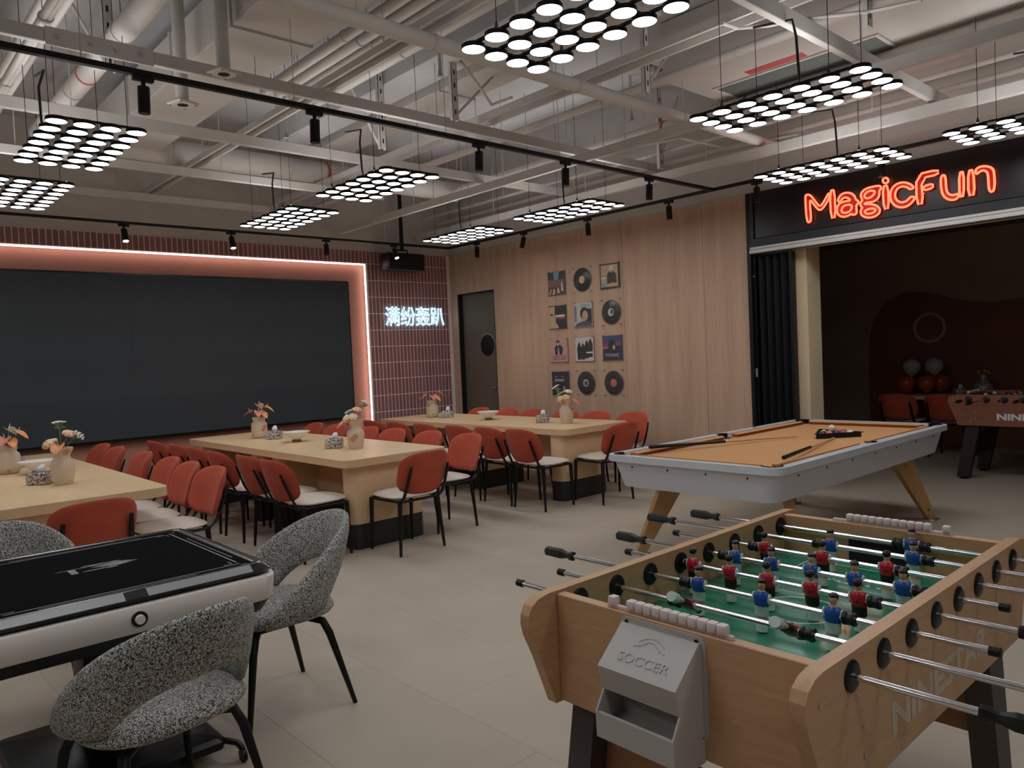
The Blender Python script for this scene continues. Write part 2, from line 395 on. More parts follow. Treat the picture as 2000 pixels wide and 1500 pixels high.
wn = MB().cyl((XW+.0745, 8.74, 1.70), (XW+.073, 8.74, 1.70), .165, n=40).obj('window', M['black_plastic'], d1)
ring_x(MB(), XW+.075, 8.74, 1.70, .165, .178, .006).obj('window_ring', M['steel'], wn)
dh = MB().box(-.002, .0, -.02, .02, -.09, .09).cyl((0, 0, .04), (-.045, 0, .04), .008, n=8).rbox(-.055, -.04, -.012, .11, .03, .05, .004).obj('handle', M['steel'], d1, loc=(XW+.074, DY0+.08, 1.02))

# sign board, rail and opening to the inner room
sb = MB().box(XW+.012, XW+.15, Y0, 4.297, 2.49, ZC)
sb = struct(sb.obj('wall_header', M['plaster'], smooth=False), 'plaster header above the wide opening')
bd = thing('sign_board', 'dark bronze board over the wide opening carrying the red neon', 'sign board', (XW, 1.05, 2.56))
MB().rbox(-.02, .011, Y0-1.05+.02, 4.20-1.05, .085, ZT-2.56, .003, 1).obj('board', M['sign_board'], bd, smooth=False)
MB().box(-.028, .011, 4.215-1.05, 4.255-1.05, 0, ZT-2.56).box(-.028, .011, Y0-1.05+.02, 4.215-1.05, 0, .08).obj('frame', M['blue_grey'], bd, smooth=False)
MB().box(-.024, .012, 4.258-1.05, 4.295-1.05, -2.55, ZT-2.56).obj('edge_post', M['black_metal'], bd, smooth=False)
tr = thing('sliding_rail', 'pale aluminium track rail along the top of the opening', 'rail', (XW, 1.05, 2.49))
MB().rbox(-.055, .06, Y0-1.05+.02, 4.255-1.05, 0, .036, .003, 1).obj('lower_profile', M['alu'], tr, smooth=False)
MB().rbox(-.045, .012, Y0-1.05+.02, 4.255-1.05, .040, .066, .003, 1).obj('upper_profile', M['alu'], tr, smooth=False)
# inner room shell
struct(MB().box(XW+.15, 7.84, 3.73, 6.3, 0, 3.0).obj('wall_return', M['beige'], smooth=False), 'beige return wall beside the folded black partition')
struct(MB().box(XE, XE+.12, Y0, 6.3, 0, 3.0).obj('wall_far', M['room_wall'], smooth=False), 'dim taupe wall of the inner room')
struct(MB().box(7.84, XE, 5.55, 5.67, 0, 3.0).obj('wall_inner', M['room_dark'], smooth=False), 'dark side wall of the inner room')
struct(MB().box(XW+.15, XE+.12, Y0, 6.3, 2.95, 3.05).obj('ceiling_inner', M['room_dark'], smooth=False), 'dark ceiling of the inner room')
wp = [(1702,830),(1696,720),(1700,650),(1712,615),(1732,590),(1758,575),(1785,570),(1815,572),(1850,580),(1890,588),(1930,590),(1965,586),(2000,580)]
pl = [(PX(x, y, XE-.02).y, max(.0, PX(x, y, XE-.02).z)) for x, y in wp]
pl = [(pl[0][0], 0)]+pl[1:]+[(1.9, 2.0), (.9, 1.75), (-.4, 1.9), (-1.6, 1.7), (Y0, 1.75), (Y0, 0)]
tag(MB().prism(pl, XE-.02, XE-.002, 'x').obj('wave_mural', M['mural'], smooth=False), 'oxblood wave shaped mural panel on the inner room wall', 'mural')
c_ = PX(1817, 640, XE-.03)
rg = thing('ring_wall_lamp', 'unlit round ring lamp hanging on the wave mural', 'wall lamp', (XE-.02, c_.y, c_.z))
ring_x(MB(), -.001, 0, 0, .175, .215, .05).obj('ring', base('bronze ring', '#b59a86', .5), rg)
MB().cyl((-.001, 0, 0), (-.02, 0, 0), .174, n=40).obj('disc', M['mural'], rg)
# folded black partition
fp = thing('folding_partition', 'black pleated folding partition pushed to the side of the opening', 'partition', (XW+.06, 4.03, 0))
np_ = 9; ya, yb = .205, -.175
for i in range(np_):
    y1 = ya+(yb-ya)*i/np_; y2 = ya+(yb-ya)*(i+1)/np_; a = -.035 if i % 2 else .035; b = -a
    MB().hexa([(a-.006,y1,.02),(b-.006,y2,.02),(b+.006,y2,.02),(a+.006,y1,.02)], [(a-.006,y1,2.47),(b-.006,y2,2.47),(b+.006,y2,2.47),(a+.006,y1,2.47)]).obj('pleat', M['curtain'], fp, smooth=False)
MB().rbox(-.045, .045, .205, .245, .02, 2.47, .004, 1).obj('jamb_post', M['black_metal'], fp, smooth=False)
MB().rbox(-.045, .045, -.205, -.175, .02, 2.47, .004, 1).obj('lead_post', M['black_metal'], fp, smooth=False)
MB().rbox(-.054, -.045, .211, .229, 1.18, 1.27, .002, 1).cyl((-.054, .22, 1.225), (-.058, .22, 1.225), .006, n=8).obj('lock_plate', M['white_plastic'], fp)
MB().rbox(-.052, -.045, .212, .226, 2.245, 2.259, .001, 1).obj('catch', M['white_plastic'], fp)

# ------------------------------------------------------------------ what hangs lowest under the slab
SOF_Z = 3.80; SOF = PZ(1294, 160, SOF_Z); SOF_Y0 = -2.6
YD = sum(PZ(a, b, 3.80).y for a, b in [(266,282),(623,340),(818,360),(1030,402)])/4     # line of the round duct
CEIL += [(SOF.x, XW, SOF_Y0, SOF.y+.32, SOF_Z-.015), (2.68, 2.86, 1.9, 8.7, 3.965), (1.98, 2.64, 2.6, YD-.25, 3.70), (-.64, .39, 3.4, 8.9, 3.96), (4.31, 4.79, 3.4, 9.2, 3.97), (3.88, 4.22, -2.0, 9.3, 4.0)]
# ------------------------------------------------------------------ lamps
M['uplight'] = emitter('indirect uplight strip', (1, .98, .96), LAMP_UP)
def disc_lamp():
    root = thing('honeycomb_lamp', 'x', 'pendant lamp', group='honeycomb pendant lamps')
    sx, sy, r = .1445, .1727, .0585
    hous = MB().lathe([(.02, .024), (r-.004, .024), (r, .020), (r, .0), (r-.0025, .0), (r-.0025, .004)], 24, cap=False).mesh('disc', M['black_metal'])
    dif = MB().add([((r-.003)*math.cos(2*PI*k/20), (r-.003)*math.sin(2*PI*k/20), .0015) for k in range(20)], [tuple(range(20))[::-1]]).mesh('diffuser', M['led_disc'], False)
    for i in range(4):
        for j in range(7):
            x, y = (i-1.5)*sx, (j-3)*sy
            d = link('disc', hous, root, (x, y, 0)); link('diffuser', dif, d)
    for i in range(4): MB().box((i-1.5)*sx-.008, (i-1.5)*sx+.008, -3*sy, 3*sy, .024, .036).obj('bar', M['black_metal'], root, smooth=False)
    for i in range(4): MB().add([((i-1.5)*sx-.006, -3*sy, .0365), ((i-1.5)*sx+.006, -3*sy, .0365), ((i-1.5)*sx+.006, 3*sy, .0365), ((i-1.5)*sx-.006, 3*sy, .0365)], [(0, 1, 2, 3)]).obj('uplight_strip', M['uplight'], root, smooth=False)  # strips added to brighten the ceiling, unseen from below
    for j in (0, 2, 4, 6): MB().box(-1.5*sx, 1.5*sx, (j-3)*sy-.008, (j-3)*sy+.008, .024, .0355).obj('cross_bar', M['black_metal'], root, smooth=False)
    MB().rings([(-1.5*sx, -sy, .03), (-1.5*sx-.01, -sy, .10), (-1.5*sx-.01, -sy+.01, .30), (-1.5*sx+.03, -sy+.05, .42), (-1.5*sx+.03, -sy+.3, .46)], .008, 8).obj('power_cord', M['black_plastic'], root)
    return root
lamps_ = []; LP = disc_lamp()
for (x, y, lb) in [(2.622, 2.301, 'honeycomb lamp of lit round discs hanging above the table football'),
    (1.314, 5.553, 'honeycomb lamp of lit discs over the near end of the mahjong-side long table'),
    (1.274, 7.23, 'honeycomb lamp of lit discs over the screen end of the mahjong-side long table'),
    (3.552, 5.52, 'honeycomb lamp of lit discs over the near end of the middle long table'),
    (3.578, 7.20, 'honeycomb lamp of lit discs over the screen end of the middle long table'),
    (5.888, 5.50, 'honeycomb lamp of lit discs over the near end of the wood-wall long table'),
    (5.888, 7.18, 'honeycomb lamp of lit discs over the screen end of the wood-wall long table'),
    (4.519, 2.304, 'honeycomb lamp of lit discs above the head of the pool table'),
    (6.44, 2.95, 'honeycomb lamp of lit discs in front of the first letters of the red neon'),
    (6.43, 1.42, 'honeycomb lamp of lit discs in front of the end of the red neon'),
    # the grid of lamps goes on over the part of the room behind the viewer
    (.72, 2.30, 'honeycomb lamp of lit discs above the mahjong table'), (-1.18, 2.30, 'honeycomb lamp left of the mahjong table, toward the left wall'),
    (-1.0, 5.53, 'honeycomb lamp near the left wall beside the first long table'), (-1.0, 7.2, 'honeycomb lamp near the left wall before the screen'),
    (.72, -.9, 'honeycomb lamp behind the mahjong table, toward the front wall'), (2.62, -.9, 'honeycomb lamp behind the table football, toward the front wall')]:
    lp_ = place(LP, (x, y, 3.0), R_(random.uniform(-.8, .8)), lb); lamps_.append((lp_, x, y))
for lp_, x, y in lamps_:
    for a, b in ((-.217, -.345), (.217, -.345), (-.217, .345), (.217, .345)):
        MB().cyl((a, b, .037), (a, b, .075), .012, .004, 8).cyl((a, b, .07), (a, b, ceil_at(x+a, y+b)-3.002), .0022, n=6).obj('cable', M['black_metal'], lp_)
# light tracks with spotlights
ZK = 3.15
def track(name, a, b, label):
    t = thing(name, label, 'light track', ((a[0]+b[0])/2, (a[1]+b[1])/2, ZK)); m_ = Vector(t.location)
    d = Vector((b[0]-a[0], b[1]-a[1], 0)); L = d.length/2; rz = math.atan2(d.y, d.x); t.rotation_euler = (0, 0, rz)
    MB().box(-L, L, -.018, .018, 0, .03).obj('rail', M['black_metal'], t, smooth=False)
    for k in range(int(L*2/1.2)+1):
        wx = m_+d.normalized()*(-L+.2+k*1.2); MB().cyl((-L+.2+k*1.2, 0, .03), (-L+.2+k*1.2, 0, ceil_at(wx.x, wx.y)-ZK-.002), .003, n=6).obj('hanger', M['paint'], t)
    return t
tb = PZ(876, 487, ZK); tx, ty = tb.x, tb.y
tm = (PZ(618, 215, ZK).y+PZ(0, 103, ZK).y+PZ(1390, 370, ZK).y)/3
track('light_track', (X0+.3, ty), (tx, ty), 'black light track running along the tiled screen wall')
track('light_track', (tx, ty-.02), (tx, Y0+.4), 'black light track running along the wood wall and the neon')
track('light_track', (X0+.3, tm), (tx-.02, tm), 'black light track crossing the room above the near table ends')
M['spot_glow'] = emitter('lit spotlight lens', (1, .95, .88), 30)
M['spot_off'] = base('grey spotlight lens', '#6b6f76', .25)
def spot(label, lit, aim, tilt):
    root = thing('track_spotlight', label, 'spotlight', group='black track spotlights')
    MB().rbox(-.055, .055, -.017, .017, -.028, .0, .003, 1).obj('adapter', M['black_metal'], root, smooth=False)
    MB().cyl((0, 0, -.028), (0, 0, -.06), .012, n=10).obj('stem', M['black_metal'], root)
    hd = MB().lathe([(.012, .0), (.030, -.002), (.032, -.008), (.032, -.145), (.029, -.147), (.0285, -.143)], 20, cap=False)
    h = hd.obj('head', M['black_metal'], root, loc=(0, 0, -.055)); h.rotation_euler = (tilt*math.cos(aim), tilt*math.sin(aim), 0)
    MB().lathe([(.002, -.1445), (.0286, -.1445)], 20, cap=False).obj('lens', M['spot_glow'] if lit else M['spot_off'], h)
    if lit:
        l = bpy.data.lights.new('spot_beam', 'SPOT'); l.energy = 25; l.spot_size = R_(50); l.spot_blend = .7; l.color = (1, .9, .8); l.shadow_soft_size = .03
        o = bpy.data.objects.new('spot_beam', l); COL.objects.link(o); o.parent = h; o.location = (0, 0, -.15)
    return root
kk = 0; ORD = ['first', 'second', 'third', 'fourth', 'fifth', 'sixth', 'seventh']
for (px, lit, tl) in [(222, 1, .22), (427, 1, .22), (609, 0, .05), (740, 1, .3)]:
    s = spot('black spotlight on the screen wall track, %s counted toward the neon characters, %s' % (ORD[kk], 'lit' if lit else 'off'), lit, 0, -tl-.12 if lit else -tl); kk += 1; p = PZ(px, 432+px*.073, ZK); s.location = (p.x, ty, ZK)
for (px, py, lit, tl) in [(920, 474, 0, 0), (1026, 455, 1, .35), (1152, 428, 0, .05), (1303, 392, 0, .05), (1487, 357, 0, 0), (1717, 300, 0, 0)]:
    lb = 'black spotlight, %s from the tiled wall on the wood wall track, %s' % (ORD[kk-4], 'tilted and lit' if lit else 'off'); kk += 1
    s = spot(lb, lit, PI/2 if lit else 0, -tl); p = PZ(px, py, ZK); s.location = (tx, p.y, ZK); s.rotation_euler = (0, 0, PI/2)
for (px, py) in [(278, 150), (622, 212), (925, 285), (1096, 318), (1262, 350)]:
    s = spot('black spotlight on the crossing track, %s counted toward the wood wall' % ORD[kk-10], 0, 0, .06); kk += 1; p = PZ(px, py, ZK); s.location = (p.x, tm, ZK)
# ------------------------------------------------------------------ services under the slab
def run_x(pts, z, x0, x1):   # a level run along x: y from the pixels
    y = sum(PZ(a, b, z).y for a, b in pts)/len(pts); return (x0, y), (x1, y)
def run_y(pts, z, y0, y1):
    x = sum(PZ(a, b, z).x for a, b in pts)/len(pts); return (x, y0), (x, y1)
def hang(root, L, step, z, r=.004):
    n = max(2, int(L*2/step)+1)
    for k in range(n):
        x = -L+.15+(2*L-.3)*k/(n-1); rz = root.rotation_euler.z
        wx, wy = root.location.x+x*math.cos(rz), root.location.y+x*math.sin(rz)
        MB().cyl((x, 0, .0), (x, 0, ceil_at(wx, wy, z)-z-.002), r, n=6).obj('hanger', M['paint'], root)
def bar(name, a, b, z, w_, h_, label, cat='beam', mat='paint', round_=False, hangers=1.6, rail=False, clamp=True):
    a, b = Vector((a[0], a[1], 0)), Vector((b[0], b[1], 0)); d = b-a; L = d.length/2
    t = thing(name, label, cat, ((a.x+b.x)/2, (a.y+b.y)/2, z), math.atan2(d.y, d.x))
    if round_: MB().cyl((-L, 0, 0), (L, 0, 0), w_/2, n=14).obj('tube', M[mat], t)
    elif rail:   # open strut channel: two lips and a web
        mb = MB(); mb.box(-L, L, -w_/2, -w_/2+.022, -h_/2, h_/2).box(-L, L, w_/2-.022, w_/2, -h_/2, h_/2).box(-L, L, -w_/2+.022, w_/2-.022, h_/2-.006, h_/2)
        mb.obj('channel', M[mat], t, smooth=False)
    else: MB().rbox(-L, L, -w_/2, w_/2, -h_/2, h_/2, .004, 1).obj('bar', M[mat], t, smooth=False)
    if hangers: hang(t, L, hangers, z)
    if clamp and round_:
        for k in range(int(2*L/1.3)):
            x = -L+.5+k*1.3; MB().cyl((x-.012, 0, 0), (x+.012, 0, 0), w_/2+.006, n=14).obj('clamp', M['paint'], t)
    return t
xa, xb = X0+.1, XW-.15
bar('ceiling_strut', *run_x([(0,203),(200,232),(400,262),(1085,368)], 3.46, xa, xb-.2), 3.46, .055, .085, 'pale square ceiling strut crossing above the near long table lamps')
t_ = bar('ceiling_strut', *run_x([(0,66),(290,124),(700,199),(900,245),(1330,330)], 3.52, xa, xb), 3.52, .04, .085, 'pale flat ceiling strut with a bolted splice plate')
p = PZ(195, 95, 3.52); MB().rbox(p.x-t_.location.x-.30, p.x-t_.location.x+.30, -.03, -.02, -.06, .05, .003, 1).obj('splice_plate', M['paint2'], t_, smooth=False)
for dx in (-.24, -.06, .08, .22): MB().cyl((p.x-t_.location.x+dx, -.03, 0), (p.x-t_.location.x+dx, -.04, 0), .014, n=6).obj('bolt', M['steel'], t_)
bar('ceiling_pipe', *run_x([(650,35),(900,100),(1250,200),(1345,230)], 3.47, xa, xb), 3.47, .095, 0, 'thick pale round pipe passing above the table football lamp', 'pipe', 'paint2', True)
bar('ceiling_strut', *run_x([(1510,35),(1650,98),(1880,208)], 3.47, 2.0, xb), 3.47, .05, .10, 'pale flat ceiling strut above the pool table')
bar('ceiling_strut', *run_x([(133,372),(486,404)], 3.46, xa, 4.2), 3.46, .05, .08, 'pale ceiling strut nearest the tiled wall')
bar('ceiling_strut', *run_x([(217,318),(595,364)], 3.46, xa, 5.0), 3.46, .05, .08, 'pale ceiling strut behind the insulated duct')
bar('ceiling_strut', *run_y([(415,300),(700,122),(940,0)], 3.60, Y0+.2, YB-.1), 3.60, .12, .05, 'twin-lipped pale strut channel running over the middle long table', rail=True)
bar('cable_tray', *run_y([(750,303),(1050,197),(1250,122),(1540,4)], 3.62, Y0+.2, YB-.1), 3.62, .16, .06, 'wide pale cable tray running between the middle lamps', 'cable tray', rail=True)
bar('ceiling_pipe', *run_y([(1000,268),(1250,170),(1350,130)], 3.67, Y0+.2, YB-.1), 3.67, .07, 0, 'pale round pipe running beside the wide cable tray', 'pipe', 'paint2', True)
bar('ceiling_strut', *run_y([(650,458),(950,367),(1152,293),(1400,227),(1712,144),(2000,54)], 3.36, Y0+.2, YB-.1), 3.36, .05, .085, 'long pale flat strut running over the lamps of the wood wall table')
bar('ceiling_strut', *run_y([(1141,374),(1400,318),(1600,280),(2000,172)], 3.35, Y0+.2, YB-.1), 3.35, .06, .09, 'pale strut running close to the wood wall track', rail=True)
bar('ceiling_pipe', *run_y([(1600,238),(2000,138)], 3.60, Y0+.2, YB-.1), 3.60, .05, 0, 'thin pale conduit above the lamps of the neon sign', 'pipe', 'paint2', True)
bar('ceiling_pipe', *run_y([(1600,212),(1990,104)], 3.66, Y0+.2, YB-.1), 3.66, .04, 0, 'thinnest pale conduit beside the air conditioner soffit', 'pipe', 'paint2', True)
for k, (q, z, d) in enumerate([([(66,56),(112,0)], 3.88, .06), ([(84,66),(140,0)], 3.88, .055), ([(50,50),(86,0)], 3.88, .06), ([(15,150),(36,112)], 3.62, .05), ([(0,185),(38,128)], 3.62, .05)]):
    o_ = bar('ceiling_pipe', *run_y(q, z, 2.0, YB-.1), z, d, 0, 'slim pale pipe in the bundle above the mahjong table corner', 'pipe', 'paint2', True, 2.4); o_['group'] = 'slim pipes in the corner bundle'
# thick insulated pipe with a red ring
o_ = bar('ceiling_pipe', *run_y([(118,196),(190,120),(262,50)], 3.72, 2.2, YD-.3), 3.72, .15, 0, 'fat pale pipe with a red ring above the long table behind the mahjong table', 'pipe', 'paint2', True, 2.2)
yy = PZ(170, 145, 3.72).y-o_.location.y; MB().cyl((yy-.012, 0, 0), (yy+.012, 0, 0), .078, n=16).obj('red_ring', M['red_mark'], o_)
o_ = bar('air_duct', *run_x([(266,282),(623,340),(818,360),(1030,402)], 3.80, PZ(240,275,3.8).x, 6.6), 3.80, .26, 0, 'large round insulated duct behind the near lamps', 'duct', 'paint2', True, 1.8)
for px, py in ((632, 340), (1028, 400)):
    xx = PZ(px, py, 3.80).x-o_.location.x; MB().cyl((xx-.015, 0, 0), (xx+.015, 0, 0), .134, n=18).obj('red_ring', M['red_mark'], o_)
o_ = bar('ceiling_pipe', *run_y([(1312,245),(1500,195)], 3.70, Y0+.3, YD-.3), 3.70, .16, 0, 'fat pale pipe with red rings left of the air conditioner soffit', 'pipe', 'paint2', True, 2.0)
for px, py in ((1334, 262), (1275, 135)):
    yy = o_.location.y-PZ(px, py, 3.70).y; MB().cyl((-yy-.015, 0, 0), (-yy+.015, 0, 0), .084, n=16).obj('red_ring', M['red_mark'], o_)
# rectangular ducts
def duct(x0, x1, y0, y1, z0, z1, label):
    cx, cy = (x0+x1)/2, (y0+y1)/2
    t = thing('air_duct', label, 'duct', (cx, cy, z0))
    MB().rbox(x0-cx, x1-cx, y0-cy, y1-cy, 0, z1-z0, .006, 1).obj('casing', M['soffit'], t, smooth=False)
    lx = (x1-x0) < (y1-y0); L = (y1-y0) if lx else (x1-x0)
    for k in range(1, int(L/1.1)+1):
        q = -L/2+k*1.1
        if lx: MB().box(x0-cx-.015, x1-cx+.015, q-.012, q+.012, -.015, z1-z0).obj('flange', M['paint'], t, smooth=False)
        else: MB().box(q-.012, q+.012, y0-cy-.015, y1-cy+.015, -.015, z1-z0).obj('flange', M['paint'], t, smooth=False)
    for a in (-1, 1): MB().cyl((a*(x1-x0)*.45, a*(y1-y0)*.45, z1-z0), (a*(x1-x0)*.45, a*(y1-y0)*.45, ZC-z0), .005, n=6).obj('hanger', M['paint'], t)
    return t
duct(2.07, 2.62, 2.6, YD-.27, 3.715, 4.05, 'flat rectangular duct between the first and middle long tables')
duct(2.70, 2.84, 2.0, 8.6, 3.98, 4.15, 'narrow rectangular duct beside the flat duct')
duct(-.6, .35, 3.4, 8.9, 3.98, 4.22, 'wide rectangular duct in the corner above the mahjong table')
duct(4.35, 4.75, 3.4, 9.2, 3.99, 4.2, 'rectangular duct over the aisle before the wood wall table')
# louvred duct of several flat pipes near the middle
for k in range(5):
    o_ = bar('ceiling_pipe', (3.02+k*.13, 3.2), (3.02+k*.13, 6.4), 3.95, .085, 0, 'one of five parallel pale pipes above the middle light track', 'pipe', 'paint2', True, 2.2); o_['group'] = 'five parallel pipes'
# concrete beam
tag(MB().rbox(-.17, .17, -5.6, 5.6, 0, .298, .01, 1).obj('concrete_beam', M['slab'], loc=(4.05, 3.65, ZC-.299), smooth=False), 'painted concrete beam running toward the screen wall', 'beam')
# soffit with the ceiling air conditioner
sz = SOF_Z
c_ = SOF; sfh = (SOF.y-SOF_Y0)/2
sf = thing('soffit_box', 'smooth gypsum soffit holding the grey air conditioner grille', 'soffit', (c_.x+1.6, c_.y-sfh, sz))
MB().rbox(-1.6, XW-.02-c_.x-1.6, -sfh, sfh, 0, ZC-sz-.01, .004, 1).obj('casing', M['soffit'], sf, smooth=False)
for k in range(3): MB().box(-1.58, XW-.05-c_.x-1.6, sfh+.001+k*.10, sfh+k*.10+.085, .06+k*.07, .10+k*.07).obj('step_moulding', M['soffit'], sf, smooth=False)
gp = [PZ(1400,172,sz), PZ(1707,70,sz), PZ(1782,110,sz)]
gx0 = (gp[0].x+gp[1].x)/2; gx1 = gp[2].x; gy1 = gp[0].y; gy0 = (gp[1].y+gp[2].y)/2
ac = thing('air_conditioner', 'grey slatted ceiling air conditioner grille in the soffit', 'air conditioner', ((gx0+gx1)/2, (gy0+gy1)/2, sz))
hx, hy = (gx1-gx0)/2, (gy1-gy0)/2
MB().box(-hx-.03, hx+.03, -hy-.03, -hy, -.012, .0).box(-hx-.03, hx+.03, hy, hy+.03, -.012, .0).box(-hx-.03, -hx, -hy, hy, -.012, .0).box(hx, hx+.03, -hy, hy, -.012, .0).obj('frame', M['paint2'], ac, smooth=False)
MB().box(-hx, hx, -hy, hy, -.002, -.0005).obj('cavity', base('shadowed grille cavity', '#3f4446', .8), ac, smooth=False)
ns = 24
sl = MB().hexa([(-.004, -hy, -.010), (.006, -hy, -.010), (.006, hy, -.010), (-.004, hy, -.010)], [(-.010, -hy, -.003), (0, -hy, -.003), (0, hy, -.003), (-.010, hy, -.003)]).mesh('slat', base('grey grille slat', '#7f8484', .5), False)
for k in range(ns): link('slat', sl, ac, (-hx+(k+.5)*2*hx/ns, 0, 0))
p = PZ(1507, 127, sz); q = PZ(1530, 118, sz)
rn = thing('warning_sticker', 'faded red warning sticker on the soffit next to the grille', 'sticker', (p.x, p.y, sz))
MB().box(-.05, .05, -.28, .22, -.003, -.0005).obj('backing', M['red_mark'], rn, smooth=False)
# vertical drop posts with flanges
for (px, py, z) in ((357, 203, 3.35), (437, 143, 3.38)):
    p = PZ(px, py, z)
    t = thing('drop_post', 'pale round drop post with a square bolted flange, the one %s the screen' % ('nearer' if px < 400 else 'farther from'), 'post', (p.x, p.y, z), .3, 'flanged drop posts')
    MB().cyl((0, 0, .01), (0, 0, ZC-z), .042, n=18).obj('post', M['paint'], t)
    fl_ = MB().rbox(-.075, .075, -.075, .075, -.008, .010, .006, 1).obj('flange', M['paint2'], t, smooth=False)
    MB().cyl((0, 0, -.0085), (0, 0, -.0075), .036, n=18).obj('bore', M['black_matt'], fl_)
    for a in (-1, 1):
        for b in (-1, 1): MB().cyl((a*.058, b*.058, -.012), (a*.058, b*.058, -.008), .008, n=6).obj('bolt', M['steel'], fl_)
# slotted hanger channels with a diagonal brace
sl_m = base('shadowed slot', '#2b2a2a', .8)
for (px, py, z, dr, lb_) in ((888, 236, 3.52, .3, 'over the middle table'), (747, 292, 3.42, -.3, 'behind the crossing track'), (1262, 182, 3.45, .3, 'left of the soffit'), (1694, 54, 3.5, 0, 'beside the air conditioner'), (215, 140, 3.5, -.25, 'above the mahjong table'), (1290, 330, 3.45, .25, 'above the wood wall lamps')):
    p = PZ(px, py, z); cz_ = ceil_at(p.x, p.y, z)-.002
    t = thing('hanger_channel', 'slotted pale vertical hanger channel '+lb_, 'channel', (p.x, p.y, z), 0, 'slotted hanger channels')
    MB().box(-.03, .03, -.02, -.016, 0, cz_-z).box(-.03, -.026, -.02, .02, 0, cz_-z).box(.026, .03, -.02, .02, 0, cz_-z).obj('channel', M['paint2'], t, smooth=False)
    for k in range(int((cz_-z)/.11)): MB().rbox(-.008, .008, -.022, -.0165, .05+k*.11, .09+k*.11, .002, 1).obj('slot', sl_m, t, smooth=False)
    if dr: MB().rings([(0, .03, .02), (dr*1.6, .03, cz_-z)], .011, 8).obj('brace', M['paint'], t)
# sprinkler drops and cables
for (px, py, z) in ((1233, 235, 3.85), (1010, 50, 3.75), (560, 270, 3.7), (860, 150, 3.8)):
    p = PZ(px, py, z); t = thing('sprinkler', 'small pale sprinkler drop under the slab', 'sprinkler', (p.x, p.y, z), 0, 'sprinkler drops')
    MB().cyl((0, 0, .03), (0, 0, ZC-z), .014, n=10).obj('drop_pipe', M['paint'], t)
    MB().lathe([(.004, 0), (.03, .002), (.03, .006), (.006, .01), (.018, .02), (.018, .045)], 14).obj('head', M['steel'], t)
for k, (lb_, q) in enumerate((('over the pool table', [(1410, 45), (1440, 55), (1500, 50), (1560, 38), (1700, 22), (1800, 0)]), ('before the wood wall', [(1250, 285), (1330, 270), (1420, 290), (1560, 262)]), ('over the middle track', [(900, 120), (930, 160), (960, 205), (1000, 190)]))):
    pts = [PZ(a, b, 3.55+.02*math.sin(i*2)) for i, (a, b) in enumerate(q)]
    t = thing('flex_conduit', 'drooping pale flexible conduit strung '+lb_, 'cable', pts[0], 0, 'flexible conduits')
    MB().rings([p-pts[0] for p in pts], .012, 8).obj('conduit', M['paint2'], t)
# ------------------------------------------------------------------ dining tables
def dining_table(label, x, y, L, W, flip, off=.05):
    t = thing('dining_table', label, 'table', (x, y, 0), PI if flip else 0, 'long maple dining tables')
    r = .085; pts = []
    # rounded corners at the free end (-y), square where the twin butts on (+y)
    for k in range(7): q = R_(180+90*k/6); pts.append((-W/2+r+r*math.cos(q), -L/2+r+r*math.sin(q)))
    for k in range(7): q = R_(270+90*k/6); pts.append((W/2-r+r*math.cos(q), -L/2+r+r*math.sin(q)))
    pts += [(W/2, L/2-.001), (-W/2, L/2-.001)]
    MB().prism(pts, .689, .75).obj('tabletop', M['table_wood'], t, ang=20)
    for yy, nm in ((-L/2+.135, 'pedestal'), (L/2-.30, 'pedestal')):
        p = []
        rr = .07; wx, wy = .355, .10
        for (sx, sy, a) in ((-1, -1, 180), (1, -1, 270), (1, 1, 0), (-1, 1, 90)):
            for k in range(5): q = R_(a+90*k/4); p.append((sx*(wx-rr)+rr*math.cos(q)-(-off if flip else off), yy+sy*(wy-rr)+.06+rr*math.sin(q)))
        pd = MB().prism(p, .205, .6885).obj('pedestal', M['table_wood'], t, ang=30)
        MB().prism(p, .0, .2045).obj('plinth', M['plinth'], pd, ang=30)
    MB().box(-.02, .02, -L/2+.28, L/2-.24, .32, .6885).obj('modesty_board', M['table_wood'], t, smooth=False)
    return t
TY0, TY1 = 5.31, 8.80; TC = (TY0+TY1)/2; TL = (TY1-TY0)/2; TWD = 1.03
for x, nm in ((1.17, 'behind the mahjong table'), (3.52, 'in the middle of the room'), (6.03, 'beside the wood wall')):
    dining_table('maple dining table %s, near half of a long pair' % nm, x, TY0+TL/2, TL, TWD, False, .12 if x > 5 else .05)
    dining_table('maple dining table %s, half next to the screen' % nm, x, TY1-TL/2, TL, TWD, True, .12 if x > 5 else .05)

